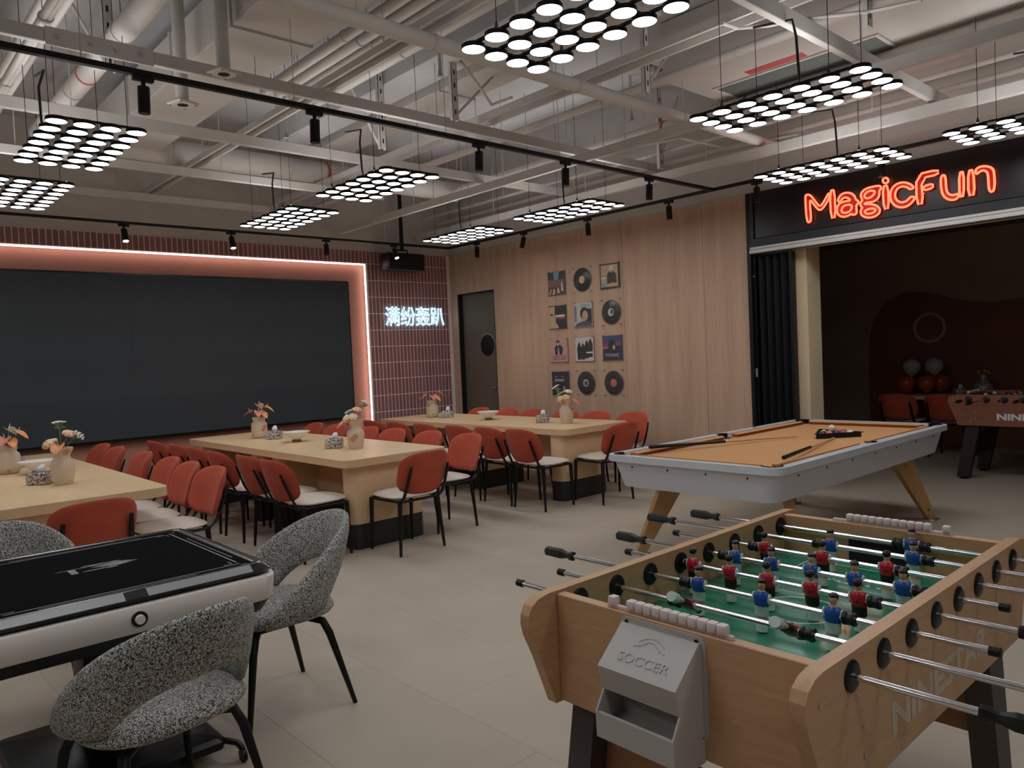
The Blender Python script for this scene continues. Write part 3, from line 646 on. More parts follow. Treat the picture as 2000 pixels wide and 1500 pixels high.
# ------------------------------------------------------------------ rust dining chairs (facing +y)
def dining_chair():
    c = thing('dining_chair', 'x', 'chair', group='rust velvet dining chairs')
    def seat(a, b, th): return (a*.225*(1-.06*b), .01+b*.225, .452+.024*th+(.006 if th > 0 else 0)*(1-a*a)*(1-b*b))
    MB().pad(seat, 28, 5, 3.6).obj('seat', M['leather'], c, ang=60)
    def back(a, b, th):
        x = a*(.238+.006*b*(1 if b > 0 else .5)); z = .640+b*.164
        x *= 1-.10*max(0, -b)**3
        yc = -.302-.105*(b+.2)*.5-.02+.092*(a*a)
        return (x, yc+.026*th, z+.012*(1-a*a)*(1 if b > 0 else 0))
    MB().pad(back, 36, 6, 3.7).obj('backrest', M['velvet'], c, ang=60)
    fr = MB()
    ring = [(-.19, -.20, .42), (.19, -.20, .42), (.20, .19, .42), (-.20, .19, .42)]
    for a, b in zip(ring, ring[1:]+ring[:1]): fr.rings([a, b], .011, 8)
    fr.obj('seat_frame', M['black_metal'], c)
    for s in (-1, 1):
        MB().rings([(s*.197, .188, .425), (s*.203, .205, .0)], [.019, .011], 10).obj('leg', M['black_metal'], c)
        MB().rings([(s*.185, -.185, .425), (s*.218, -.21, .0)], [.019, .011], 10).obj('leg', M['black_metal'], c)
        MB().rings([(s*.186, -.17, .425), (s*.188, -.215, .432), (s*.188, -.25, .465), (s*.187, -.288, .54), (s*.182, -.327, .64), (s*.178, -.352, .705)], [.014, .016, .016, .016, .016, .012], 8, flat=.6, up=(1, 0, 0)).obj('back_support', M['black_metal'], c)
    return c
CH = dining_chair()
ordn = ['first', 'second', 'third', 'fourth', 'fifth', 'sixth']
rows = [(1.735, 90, [8.52, 8.01, 7.22, 6.52, 6.02, 5.51], 'aisle side of mahjong-side table'),
        (2.855, -90, [8.32, 7.70, 7.20, 6.65, 6.06, 5.57], 'mahjong side of middle long table'),
        (4.09, 90, [8.46, 7.92, 7.22, 6.72, 6.11, 5.52], 'wood wall side of middle long table'),
        (5.29, -90, [8.06, 7.53, 6.97, 6.40, 5.90, 5.42], 'aisle side of wood-wall table'),
        (6.52, 90, [8.22, 7.62, 7.13, 6.52, 6.03, 5.50], 'wood wall side of wood-wall table')]
for x, ang, ys, nm in rows:
    for i, y in enumerate(ys):
        place(CH, (x+random.uniform(-.015, .015), y, 0), R_(ang+random.uniform(-3, 3)), 'rust velvet dining chair, %s from screen, %s' % (ordn[i], nm))
place(CH, (3.45, 5.155, 0), R_(2), 'rust velvet dining chair at the near end of the middle long table')
place(CH, (5.89, 5.155, 0), R_(-4), 'rust velvet dining chair at the near end of the table beside the wood wall')
place(CH, (1.09, 5.10, 0), R_(3), 'rust velvet dining chair at the near end of the table behind the mahjong table')

# ------------------------------------------------------------------ table settings
def vase_mat():
    t = NT('cream clay with terracotta spots'); mp = t.coords((1, 1, 1))
    v = t.n('ShaderNodeTexVoronoi'); v.inputs['Scale'].default_value = 9.5; t.l(mp, 'Vector', v, 'Vector')
    n = t.noise(40, 2)
    r = t.ramp(v, 'Distance', [(.0, srgb('#c98e76')), (.24, srgb('#c98e76')), (.27, srgb('#d5c3ad')), (1, srgb('#d5c3ad'))])
    r.color_ramp.interpolation = 'LINEAR'; t.l(r, 'Color', t.b, 'Base Color'); t.b.inputs['Roughness'].default_value = .6
    t.bump(n, 'Fac', .15, .002); return t.mat
M['vase'] = vase_mat()
def silver_mat():
    t = NT('embossed silver leaf pattern'); mp = t.coords((1, 1, 1)); n = t.noise(22, 2, mp, 2.5)
    wv = t.n('ShaderNodeTexWave', wave_type='RINGS'); wv.inputs['Scale'].default_value = 14; wv.inputs['Distortion'].default_value = 9; wv.inputs['Detail Scale'].default_value = 2.5
    t.l(mp, 'Vector', wv, 'Vector')
    r = t.ramp(wv, 'Fac', [(.25, srgb('#6d645f')), (.6, srgb('#cfc9c4'))]); t.l(r, 'Color', t.b, 'Base Color')
    t.b.inputs['Metallic'].default_value = .45; t.b.inputs['Roughness'].default_value = .35; t.bump(wv, 'Fac', .5, .004); return t.mat
M['silver'] = silver_mat()
M['tissue'] = base('white tissue', '#e8e8ea', .9)
M['frost'] = base('frosted glass bowl', '#f4efe8', .35); M['frost'].node_tree.nodes['Principled BSDF'].inputs['Alpha'].default_value = .72
M['coaster'] = base('red-brown foot', '#7c4636', .45)
M['cream_petal'] = base('cream petal', '#efd9bd', .7, var=.12, vscale=60); M['peach_petal'] = base('peach petal', '#ecc3a0', .7, var=.12, vscale=60)
M['orange_petal'] = base('orange spathe', '#e39560', .45, var=.15, vscale=30); M['pink_petal'] = base('salmon spathe', '#cf8573', .45, var=.15, vscale=30)
M['white_petal'] = base('white floret', '#e9eadb', .7); M['stem'] = base('green stem', '#7d9064', .6); M['leaf'] = base('green leaf', '#6e8a52', .55, var=.2, vscale=30)
VP = {'jar': ([(.0, .0), (.062, .0), (.080, .018), (.084, .06), (.084, .145), (.078, .165), (.062, .178), (.060, .188), (.066, .196), (.068, .226), (.064, .228), (.060, .19), (.056, .17), (.07, .10), (.0, .03)], .228),
      'neck': ([(.0, .0), (.056, .0), (.064, .02), (.076, .085), (.080, .14), (.070, .165), (.055, .185), (.050, .20), (.056, .22), (.070, .245), (.073, .262), (.069, .264), (.046, .20), (.062, .15), (.0, .03)], .262)}
def flower(kind, base_, tip, vz, label, group, sc=1.0):
    b, t = Vector(base_), Vector(tip); o = thing(kind, label, 'flower', b, 0, group); d = t-b; mid = d*.5+Vector((0, 0, d.length*.10))
    MB().rings([(0, 0, -.10), (0, 0, 0), mid, d], .0028, 6).obj('stem', M['stem'], o)
    n = d.normalized() if kind != 'anthurium' else d.normalized()
    R = n.to_track_quat('Z', 'Y').to_matrix()
    if kind == 'ranunculus':
        mb = MB()
        for ring, (cnt, rad, h, sz) in enumerate([(c_, q_*sc, h_*sc, z_*sc) for c_, q_, h_, z_ in ((7, .029, .0, .019), (6, .021, .007, .017), (5, .011, .012, .014), (1, 0, .016, .011))]):
            for k in range(cnt):
                q = 2*PI*k/cnt+ring*.5; c = d+R@Vector((rad*math.cos(q), rad*math.sin(q), h)); mb.ball(c, (sz, sz, sz*.7), 8, 6)
        mb.obj('bloom', M[vz or random.choice(['cream_petal', 'peach_petal'])], o, ang=80)
    elif kind == 'umbel_flower':
        mb = MB(); st = MB()
        for k in range(16):
            q = k*2.4; rr = .011*math.sqrt(k); c = d+R@Vector((rr*math.cos(q), rr*math.sin(q), .018-rr*rr*4)); mb.ball(c, (.008, .008, .006), 6, 5); st.rings([d-R@Vector((0, 0, .025)), c], .0012, 4)
        st.obj('ray_stalks', M['stem'], o); mb.obj('florets', M['white_petal'], o, ang=80)
        lf = MB()
        for s in (0, 2.1, 4.2):
            a = d*.82; e = a+Vector((math.cos(s)*.05, math.sin(s)*.05, .008)); lf.rings([a, a.lerp(e, .5)+Vector((0, 0, .008)), e], [.002, .009, .001], 6, flat=.25)
        lf.obj('leaf', M['leaf'], o)
    elif kind == 'anthurium':
        side = Vector((-d.y, d.x, 0)).normalized() if abs(d.x)+abs(d.y) > 1e-4 else Vector((1, 0, 0)); out = Vector((d.x, d.y, 0)).normalized() if abs(d.x)+abs(d.y) > 1e-4 else Vector((0, 1, 0))
        L = .105; rs = []
        for k in range(8):
            u = k/7; wd = .047*(math.sin(PI*min(1, u*.82+.17))**.8)*(1-.15*u) if u < 1 else .001
            c = d+out*(L*(u-.2))+Vector((0, 0, .012-.055*u*u)); nn = []
            for j in range(7): v = j/3-1; nn.append(c+side*(v*wd)+Vector((0, 0, .022*v*v*(1-u))))
            rs.append(nn)
        mb = MB(); top = [[p for p in r] for r in rs]; bot = [[p-Vector((0, 0, .0018)) for p in r] for r in rs]
        mb.loft([t_+b_[::-1] for t_, b_ in zip(top, bot)])
        mb.obj('spathe', M[vz], o, ang=80)
        MB().rings([d+Vector((0, 0, .012)), d+out*.02+Vector((0, 0, .055))], [.0045, .002], 8).obj('spadix', M['cream_petal'], o)
    return o
def vase(kind, x, y, where, flowers, small=1.0):
    o = thing('vase', '%s spotted clay vase, %s' % ('wide jar shaped' if kind == 'jar' else 'flared neck', where), 'vase', (x, y, .75), random.uniform(0, 6), 'spotted clay vases')
    MB().lathe(VP[kind][0], 28, cap=False).obj('body', M['vase'], o, ang=60)
    h = VP[kind][1]
    for (fk, dx, dy, dz, mat, nm) in flowers:
        flower(fk, (x+dx*.12, y+dy*.12, .75+h-.02), (x+dx, y+dy, .75+h+dz), mat, nm+' in the vase '+where, 'cut flowers in the spotted vases')
ra = (math.sin(YAW), -math.cos(YAW))           # to the right as seen from the mahjong table
def F(k, s, dpt, dz, mat, nm): return (k, ra[0]*s+math.cos(YAW)*dpt, ra[1]*s+math.sin(YAW)*dpt, dz, mat, nm)
white = lambda g: [F('ranunculus', .03, -.03, .09, '', 'upper cream ranunculus'), F('ranunculus', .0, -.06, .03, '', 'lower cream ranunculus'), F('ranunculus', -.07, -.04, .01, '', 'drooping peach ranunculus'),
    F('umbel_flower', .10*g, .0, .14, '', 'tall white umbel flower'), F('umbel_flower', -.05, .03, .06, '', 'short white umbel flower'), F('anthurium', -.08*g, -.05, -.03, 'pink_petal', 'salmon anthurium')]
orange = [F('anthurium', .09, 0, .09, 'orange_petal', 'tall orange anthurium'), F('anthurium', .06, -.05, .03, 'orange_petal', 'low orange anthurium'), F('anthurium', -.08, -.02, .05, 'orange_petal', 'left leaning orange anthurium'),
    F('anthurium', .0, .03, .12, 'white_petal', 'white anthurium'), F('anthurium', .02, -.06, .05, 'pink_petal', 'salmon anthurium')]
vase('neck', 1.23, 6.15, 'on the mahjong-side table', [F('umbel_flower', -.01, 0, .17, '', 'tall white umbel flower'), F('umbel_flower', .12, 0, .08, '', 'leaning white umbel flower'), F('ranunculus', .07, -.02, .10, '', 'upper cream ranunculus'),
    F('ranunculus', -.05, -.03, .04, '', 'left cream ranunculus'), F('ranunculus', -.09, -.01, .03, '', 'pale ranunculus'), F('anthurium', .02, -.07, .01, 'orange_petal', 'orange anthurium')])
vase('jar', 1.08, 7.31, 'at the screen end of the mahjong-side table', orange)
vase('neck', 3.525, 6.01, 'on the near half of the middle table', white(1))
vase('jar', 3.507, 8.01, 'on the screen half of the middle table', orange)
vase('neck', 6.05, 5.79, 'on the near half of the wood wall table', white(-1))
vase('jar', 6.007, 8.22, 'on the screen half of the wood wall table', orange[:3]+[orange[4]])
def tissue_box(x, y, where, rz=0, z=.75, sc=1.0):
    o = thing('tissue_box', 'silver leaf embossed tissue box %s' % where, 'tissue box', (x, y, z), rz, 'silver tissue boxes')
    MB().rbox(-.075, .075, -.055, .055, 0, .088, .012, 2).obj('box', M['silver'], o)
    MB().rbox(-.045, .045, -.018, .018, .0875, .0895, .0008, 1).obj('slot', M['black_matt'], o)
    rs = []
    for k in range(6):
        u = k/5; ring = []
        for j in range(10): q = 2*PI*j/10; wd = .032*(1-.5*u)+.006*math.sin(3*q+u*4); ring.append((.012*u+wd*math.cos(q), (.006+.016*math.sin(PI*u))*math.sin(q)+.02*u, .086+.055*u))
        rs.append(ring)
    MB().loft(rs).obj('tissue', M['tissue'], o)
    return o
for x, y, wh in ((1.17, 7.70, 'beside the jar vase of the table behind the mahjong table'), (1.12, 6.33, 'beside the flared vase of the table behind the mahjong table'), (3.44, 6.25, 'beside the flared vase of the middle table'),
                 (3.53, 7.70, 'beside the jar vase of the middle table'), (6.07, 7.98, 'beside the jar vase of the wood wall table'), (6.03, 6.15, 'beside the flared vase of the wood wall table')):
    tissue_box(x, y, wh, R_(-42+random.uniform(-8, 8)))
def bowl(x, y, where):
    o = thing('glass_bowl', 'frosted cone shaped bowl on a red-brown foot, %s' % where, 'bowl', (x, y, .75), 0, 'frosted cone bowls')
    MB().lathe([(.040, 0), (.046, .004), (.046, .018), (.040, .022)], 24).obj('foot', M['coaster'], o)
    MB().lathe([(.028, .022), (.045, .032), (.135, .100), (.137, .104), (.133, .105), (.042, .037), (.0, .032)], 32, cap=False).obj('bowl', M['frost'], o, ang=60)
bowl(1.235, 7.05, 'table behind the mahjong table'); bowl(3.52, 7.16, 'middle table'); bowl(6.03, 7.10, 'wood wall table')
# ------------------------------------------------------------------ table football
M['oak'] = wood('light oak laminate', '#b98d66', '#cfa57c', (2.2, 26, 26), .42, 0, .9, .3)
M['oak_end'] = wood('light oak laminate, cross cut', '#b98d66', '#cfa57c', (26, 2.2, 26), .42, 0, .9, .3)
M['walnut_end'] = wood('reddish walnut laminate, cross cut', '#7d4a37', '#9a6149', (26, 2.2, 26), .4, 0, .9, .3)
M['walnut'] = wood('reddish walnut laminate', '#7d4a37', '#9a6149', (2.2, 26, 26), .4, 0, .9, .3)
M['board'] = wood('brown leg board', '#8a5f41', '#a3754f', (26, 2.2, 26), .5, 0, .9, .3)
M['foos_leg'] = base('dark bronze painted leg', '#4a4340', .5, var=.06)
M['dark_leg'] = base('dark brown leg', '#2d2220', .5)
M['field'] = base('green playfield', '#278262', .25, coat=.3, var=.12, vscale=4)
M['line'] = base('white pitch marking', '#cfe0d4', .4)
M['skin'] = base('painted skin', '#c9a184', .4); M['hair'] = base('painted black hair', '#15100f', .4)
M['blue'] = base('painted blue shirt', '#1d4f9c', .25); M['red'] = base('painted red shirt', '#b3202e', .25)
M['shorts_w'] = base('painted pale shorts', '#b9cfc8', .4); M['shorts_b'] = base('painted black shorts', '#141416', .4)
M['foot_w'] = base('pale player foot', '#cdd8d2', .4); M['sleeve'] = base('white sleeve', '#d5d6d8', .4)
M['old_print'] = base('worn pale lettering', '#cbb9a4', .5); M['white_print'] = base('white lettering', '#e6e3df', .5)
def player_mesh(shirt, shorts, face):
    # figure hanging on a rod through the chest (origin), facing x*face
    S = [(-.088, .014, .016, 0), (-.066, .014, .016, 0), (-.0655, .008, .012, 1), (-.046, .009, .016, 1), (-.0455, .012, .020, 2), (-.018, .013, .021, 2),
         (-.0175, .0135, .0205, 3), (.004, .016, .0235, 3), (.017, .014, .0215, 3), (.0225, .008, .0125, 3), (.0255, .0068, .0068, 1), (.031, .0095, .0085, 1), (.039, .0115, .0105, 1), (.046, .0115, .0105, 1), (.0535, .009, .008, 4), (.0575, .003, .003, 4)]
    mb = MB(); n = 14; rs = [[(face*(rx*math.cos(2*PI*k/n)), ry*math.sin(2*PI*k/n), z) for k in range(n)] for z, rx, ry, _ in S]
    mb.loft(rs); k = 0
    for i in range(len(S)-1):
        for j in range(n): mb.m[k] = S[i+1][3]; k += 1
    mb.m[k] = 0; mb.m[k+1] = 4
    mb.ball((-face*.003, 0, .0465), (.0122, .0120, .0115), 12, 8, 4)
    mb.ball((-face*.0, 0, .052), (.0145, .0125, .0045), 12, 6, 4)
    mb.ball((face*.0118, 0, .038), (.003, .0022, .004), 6, 5, 1)
    for s in (-1, 1): mb.ball((0, s*.0235, .002), (.0085, .0055, .0165), 8, 6, 5)
    mb.ball((-face*.0155, 0, -.002), (.0022, .004, .004), 8, 6, 4)
    return mb.mesh('player', [M['foot_w'], M['skin'], M[shorts], M[shirt], M['hair'], M['sleeve']], ang=50)
PLB, PLR = player_mesh('blue', 'shorts_w', -1), player_mesh('red', 'shorts_b', 1)
def lathe_y(prof, n=16, m=0, mb=None):   # (y, r) profile about the y axis
    mb = mb or MB(); rs = [[(r*math.cos(2*PI*k/n), y, r*math.sin(2*PI*k/n)) for k in range(n)] for y, r in prof]; return mb.loft(rs, m)
HND = lathe_y([(0, .010), (0, .016), (.012, .0165), (.022, .012), (.036, .0125), (.058, .0185), (.062, .0185), (.125, .0175), (.130, .014)], 8).mesh('handle', M['black_plastic'], ang=30)
CAPM = lathe_y([(0, .0085), (0, .0115), (.022, .0115), (.025, .009)], 14).mesh('end_cap', M['black_plastic'])
BSH = lathe_y([(-.004, .034), (.0, .034), (.004, .028), (.004, .012)], 20).mesh('bushing', M['black_plastic'])
BMP = lathe_y([(-.016, .013), (-.016, .0165), (-.010, .0175), (-.008, .016), (.008, .016), (.010, .0175), (.016, .0165), (.016, .013)], 16).mesh('bumper', M['black_plastic'])
RODX = [-.555+.163*k-.0005 for k in range(8)]
PLY = {0: [0], 1: [.113, -.185], 2: [.19, -.014, -.214], 3: [.318, .185, .058, -.077, -.21], 4: [.265, .134, .003, -.130, -.265], 5: [.248, .045, -.157], 6: [.095, -.175], 7: [-.109]}
TEAM = {0: 'R', 1: 'R', 2: 'B', 3: 'R', 4: 'B', 5: 'R', 6: 'B', 7: 'B'}
LEFT = [.625, .606, .717, .593, .66, .625, .762, .66]; RIGHT = [-.663, -.90, -.587, -.605, -.52, -.80, -.60, -.55]
def table_football(label, cx, cy, rz, wood_, legm, printm, txt_size):
    t = thing('table_football', label, 'table football', (cx, cy, 0), rz)
    prof = [(-.665, .555), (-.678, .59), (-.72, .70), (-.750, .765), (-.757, .795), (-.755, .822), (-.742, .845), (-.715, .860), (-.68, .866)]
    pr = prof+[(-x, z) for x, z in prof[::-1]]
    for y0, y1 in ((-.403, -.368), (.369, .402)):
        sd = MB().prism(pr, y0, y1, 'y').obj('side_panel', M[wood_], t, ang=25)
        yo = y0 if y0 < 0 else y1; s = -1 if y0 < 0 else 1
        for x, z in ((-.70, .805), (.70, .805), (-.50, .69), (-.50, .625), (-.545, .60), (.50, .69), (.50, .625), (.545, .60)):
            MB().cyl((x, yo-s*.0005, z), (x, yo+s*.002, z), .006, n=10).obj('screw', M['steel'], sd)
    for s in (-1, 1):
        MB().rbox(s*.632-.016, s*.632+.016, -.368, .369, .56, .858, .002, 1).obj('end_panel', M[wood_+'_end'], t, smooth=False)
        gp_ = MB().box(s*.612-.004, s*.612+.004, -.115, .115, .727, .80).obj('goal', M['black_plastic'], t, smooth=False)
        MB().box(s*.607-.003, s*.607+.003, -.100, .100, .727, .788).obj('goal_mouth', M['black_matt'], gp_, smooth=False)
    pf = MB().box(-.616, .616, -.368, .369, .705, .725).obj('playfield', M['field'], t, smooth=False)
    MB().box(-.64, .64, -.37, .37, .556, .570).obj('bottom_board', M[wood_], t, smooth=False)
    def flat_ring(mb, x, y, r0, r1, a0=0, a1=2*PI, n=40):
        rs = [[(x+r*math.cos(a0+(a1-a0)*k/n), y+r*math.sin(a0+(a1-a0)*k/n), z) for r, z in ((r0, .725), (r0, .7256), (r1, .7256), (r1, .725))] for k in range(n+1)]
        return mb.loft(rs, 0, a1-a0 < 6)
    mk = MB(); flat_ring(mk, 0, 0, .115, .121); mk.box(-.003, .003, -.366, .366, .725, .7256); mk.cyl((0, 0, .725), (0, 0, .7258), .012, n=16)
    for s in (-1, 1):
        flat_ring(mk, s*.40, 0, .07, .075, PI*.5 if s > 0 else -PI*.5, PI*1.5 if s > 0 else PI*.5, 24)
        for (xa_, xb_, ya_, yb_) in ((.40, .405, -.22, .22), (.52, .525, -.13, .13)):
            mk.box(min(s*xa_, s*xb_), max(s*xa_, s*xb_), ya_, yb_, .725, .7256)
            for e in (-1, 1): mk.box(min(s*xa_, s*.612), max(s*xa_, s*.612), e*yb_-.0025, e*yb_+.0025, .725, .7256)
    mk.obj('pitch_lines', M['line'], pf, smooth=False)
    for s in (-1, 1):
        for k in range(7): MB().cyl((s*.34, (k-3)*.032, .725), (s*.34, (k-3)*.032, .7259), .010 if k == 3 else .0065, n=14).obj('pitch_dot', M['line'], pf)
    for k in range(8):
        x = RODX[k]; tm_ = TEAM[k]; lh = tm_ == 'B'
        yl, yr = LEFT[k], RIGHT[k]
        rd = MB().cyl((0, yr, 0), (0, yl, 0), .0078, n=14).obj('rod', M['chrome'], t, loc=(x, 0, .818))
        for y, s in ((yl, 1), (yr, -1)):
            if (s > 0) == lh: link('handle', HND, rd, (0, y-s*.02, 0), (0, 0, 0 if s > 0 else PI))
            else: link('end_cap', CAPM, rd, (0, y-s*.02, 0), (0, 0, 0 if s > 0 else PI))
        for y in PLY[k]:
            o = link('player', PLB if lh else PLR, rd, (0, y, 0))
            if k == 1: o.rotation_euler = (0, R_(118), 0)
            elif k == 0: o.rotation_euler = (0, R_(80), 0)
            else: o.rotation_euler = (0, R_(random.uniform(-6, 6)), 0)
        for s, ym in ((1, max(PLY[k])), (-1, min(PLY[k]))): link('bumper', BMP, rd, (0, ym+s*.043, 0))
        for y, s in ((-.403, -1), (-.368, 1), (.369, -1), (.402, 1)): link('bushing', BSH, t, (x, y+s*.004, .818), (0, 0, 0 if s > 0 else PI))
    for s in (-1, 1):
        for e in (-1, 1):
            y0, y1 = sorted((e*.285, e*.365))
            lg = MB().hexa([(s*.70, y0, .02), (s*.585, y0, .02), (s*.585, y1, .02), (s*.70, y1, .02)] if s < 0 else [(s*.585, y0, .02), (s*.70, y0, .02), (s*.70, y1, .02), (s*.585, y1, .02)],
                  [(s*.60, y0, .556), (s*.47, y0, .556), (s*.47, y1, .556), (s*.60, y1, .556)] if s < 0 else [(s*.47, y0, .556), (s*.60, y0, .556), (s*.60, y1, .556), (s*.47, y1, .556)])
            lg = lg.obj('leg', M[legm], t, smooth=False)
            MB().lathe([(.0, .0), (.04, .0), (.042, .008), (.03, .018), (.012, .021)], 16, (s*.642, e*.325, 0), cap=False).obj('foot_pad', M['black_plastic'], lg)
        bx_ = s*.575
        MB().hexa([(bx_-.012, -.285, .24), (bx_+.012, -.285, .24), (bx_+.012, .285, .24), (bx_-.012, .285, .24)], [(bx_-.012-s*.035, -.285, .46), (bx_+.012-s*.035, -.285, .46), (bx_+.012-s*.035, .285, .46), (bx_-.012-s*.035, .285, .46)]).obj('cross_board', M['board' if legm == 'foos_leg' else 'dark_leg'], t, smooth=False)
        # abacus score counter on the end panel
        y0 = .195 if s < 0 else -.10
        sy = -1 if s < 0 else 1
        ct = MB().rbox(s*.632-.005, s*.632+.005, -.175 if s < 0 else -.22, .195 if s < 0 else .18, .857, .868, .002, 1).obj('score_rail', M['pink_white'], t, smooth=False)
        bead = MB().rbox(-.0125, .0125, -.0125, .0125, -.0125, .0125, .006, 2).cyl((0, 0, .0120), (0, 0, .0128), .004, n=8).mesh('score_bead', M['pink_white'])
        ys = [.175]+[.115-.0262*k for k in range(11)] if s < 0 else [-.205]+[-.145+.0262*k for k in range(11)]
        for y in ys: link('score_bead', bead, ct, (s*.632, y, .877))
    # ball outlet cup on both ends
    for s in (-1, 1):
        m_ = Matrix.Translation((s*.648, 0, 0)) @ Matrix.Diagonal((-s, -s, 1, 1))
        P_ = [(0, .838), (-.012, .838), (-.108, .757), (-.092, .695), (-.03, .672), (-.03, .62), (-.106, .603), (-.112, .648), (-.122, .648), (-.120, .585), (-.06, .556), (0, .556)]
        body = MB().prism(P_, -.094, .124, 'y')
        hull = [(0, .838), (-.012, .838), (-.108, .757), (-.122, .648), (-.120, .585), (-.06, .556), (0, .556)]
        body.prism([(0, .838), (-.012, .838), (-.108, .757), (-.092, .695), (-.122, .648), (-.120, .585), (-.06, .556), (0, .556)], -.099, -.094, 'y').prism([(0, .838), (-.012, .838), (-.108, .757), (-.092, .695), (-.122, .648), (-.120, .585), (-.06, .556), (0, .556)], .124, .129, 'y')
        q = []
        for (cx_, cz_, a) in ((.14-.02, .605+.02, 270), (.14-.02, .852-.02, 0), (-.11+.02, .852-.02, 90), (-.11+.02, .605+.02, 180)):
            for k in range(5): w_ = R_(a+90*k/4); q.append((cx_+.02*math.cos(w_), cz_+.02*math.sin(w_)))
        body.prism(q, -.004, .0, 'x')
        cup = body.obj('ball_cup', M['white_plastic'], t, ang=20); cup.matrix_local = m_ @ Matrix.Translation((0, .013*0, 0))
        d_ = Vector((.096, 0, .081)).normalized()
        for txt, sz_, u in (('SOCCER', .034, -.022), ):
            me = text_mesh(txt, sz_, M['white_plastic'], .0022, sx=1.15)
            o = link('raised_lettering', me, cup); c_ = Vector((-.06, .015, .7975))+d_*u
            nrm = Vector((-d_.z, 0, d_.x))
            o.matrix_local = Matrix(((0, d_.x, nrm.x, c_.x), (-1, d_.y, nrm.y, c_.y), (0, d_.z, nrm.z, c_.z), (0, 0, 0, 1)))
        mb = MB(); c_ = Vector((-.06, .015, .7975))+d_*.012
        for r0, a0, a1 in ((.030, .15*PI, .85*PI), (.020, .0, PI)):
            mb.rings([c_+Vector((0, -r0*1.4*math.cos(a0+(a1-a0)*k/10), 0))+d_*(r0*math.sin(a0+(a1-a0)*k/10)) for k in range(11)], .0018, 6)
        for e in (-1, 1): mb.rings([c_+Vector((0, e*.045, 0)), c_+Vector((0, e*.012, 0))+d_*.014], .0018, 6)
        mb.obj('raised_emblem', M['white_plastic'], cup)
        for y, z in ((-.088, .840), (.118, .840), (-.095, .615)): MB().cyl((-.004, y, z), (-.007, y, z), .005, n=8).obj('screw', M['black_metal'], cup)
    for s in (-1, 1):
        me = text_mesh('NINESTAR', txt_size, M[printm], .0004, sx=1.45, bold=.0035)
        o = link('lettering', me, t, (0.02*s, s*(.4035 if s < 0 else .4025), .645), (PI/2, 0, 0 if s < 0 else PI))
    return t
table_football('light oak table football with chrome rods and red and blue players', 2.115, 1.103, 0, 'oak', 'foos_leg', 'old_print', .10)
tf2 = table_football('reddish walnut table football standing in the dark inner room', 9.285, 2.108, -PI/2, 'walnut', 'dark_leg', 'white_print', .085)
tf2.scale = (1, 1, 1.04)

# ------------------------------------------------------------------ pool table
M['white_lam'] = base('white laminate', '#d3d6dc', .3, coat=.1); M['grey_lam'] = base('pale grey apron', '#d0d1da', .5)
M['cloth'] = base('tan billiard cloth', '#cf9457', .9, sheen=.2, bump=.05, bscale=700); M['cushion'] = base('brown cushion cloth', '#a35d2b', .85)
M['beech'] = wood('oiled beech', '#b58656', '#c99d6c', (6, 6, 2), .45, 0, 2.0, .3)
def rrect(hx, hy, r, n=8):
    p = []
    for (sx, sy, a) in ((1, -1, 270), (1, 1, 0), (-1, 1, 90), (-1, -1, 180)):
        for k in range(n+1): q = R_(a+90*k/n); p.append((sx*(hx-r)+r*math.cos(q), sy*(hy-r)+r*math.sin(q)))
    return p
def holed(outer, inner, z0, z1, mat, name, parent):
    bm = bmesh.new(); es = []
    for lp in (outer, inner):
        vs = [bm.verts.new((x, y, z0)) for x, y in lp]; es += [bm.edges.new((vs[i], vs[(i+1) % len(vs)])) for i in range(len(vs))]
    bmesh.ops.triangle_fill(bm, use_beauty=True, use_dissolve=False, edges=es)
    r = bmesh.ops.extrude_face_region(bm, geom=bm.faces[:])
    for v in r['geom']:
        if isinstance(v, bmesh.types.BMVert): v.co.z = z1
    bmesh.ops.recalc_face_normals(bm, faces=bm.faces)
    me = bpy.data.meshes.new(name); bm.to_mesh(me); bm.free(); me.materials.append(mat)
    me.polygons.foreach_set('use_smooth', [True]*len(me.polygons)); me.set_sharp_from_angle(angle=R_(30))
    return link(name, me, parent)
HX, HY = 1.45, .683
pt = thing('pool_table', 'white pool table with tan cloth on splayed beech legs', 'pool table', (5.60, 2.938, 0))
ix, iy, pr_ = HX-.115, HY-.115, .058
inner = []
def arc(cx, cy, a0, a1, n=8): return [(cx+pr_*math.cos(R_(a0+(a1-a0)*k/n)), cy+pr_*math.sin(R_(a0+(a1-a0)*k/n))) for k in range(n+1)]
inner += arc(ix+.012, -iy-.012, 225, 405)[::1]      # corner notches, counter-clockwise
inner += arc(ix+.012, iy+.012, -45, 135)
inner += arc(0, iy+.02, 20, 160)
inner += arc(-ix-.012, iy+.012, 45, 225)
inner += arc(-ix-.012, -iy-.012, 135, 315)
inner += arc(0, -iy-.02, 200, 340)
holed(rrect(HX, HY, .10), inner, .735, .780, M['white_lam'], 'rim', pt)
rs = [[(x, y, z) for x, y in rrect(HX-i, HY-i, .10-.3*i*0)] for z, i in ((.55, .075), (.734, .03))]
ap = MB().loft(rs).obj('apron', M['grey_lam'], pt, ang=20)
MB().box(-HX+.06, HX-.06, -HY+.06, HY-.06, .735, .748).obj('bed_cloth', M['cloth'], pt, smooth=False)
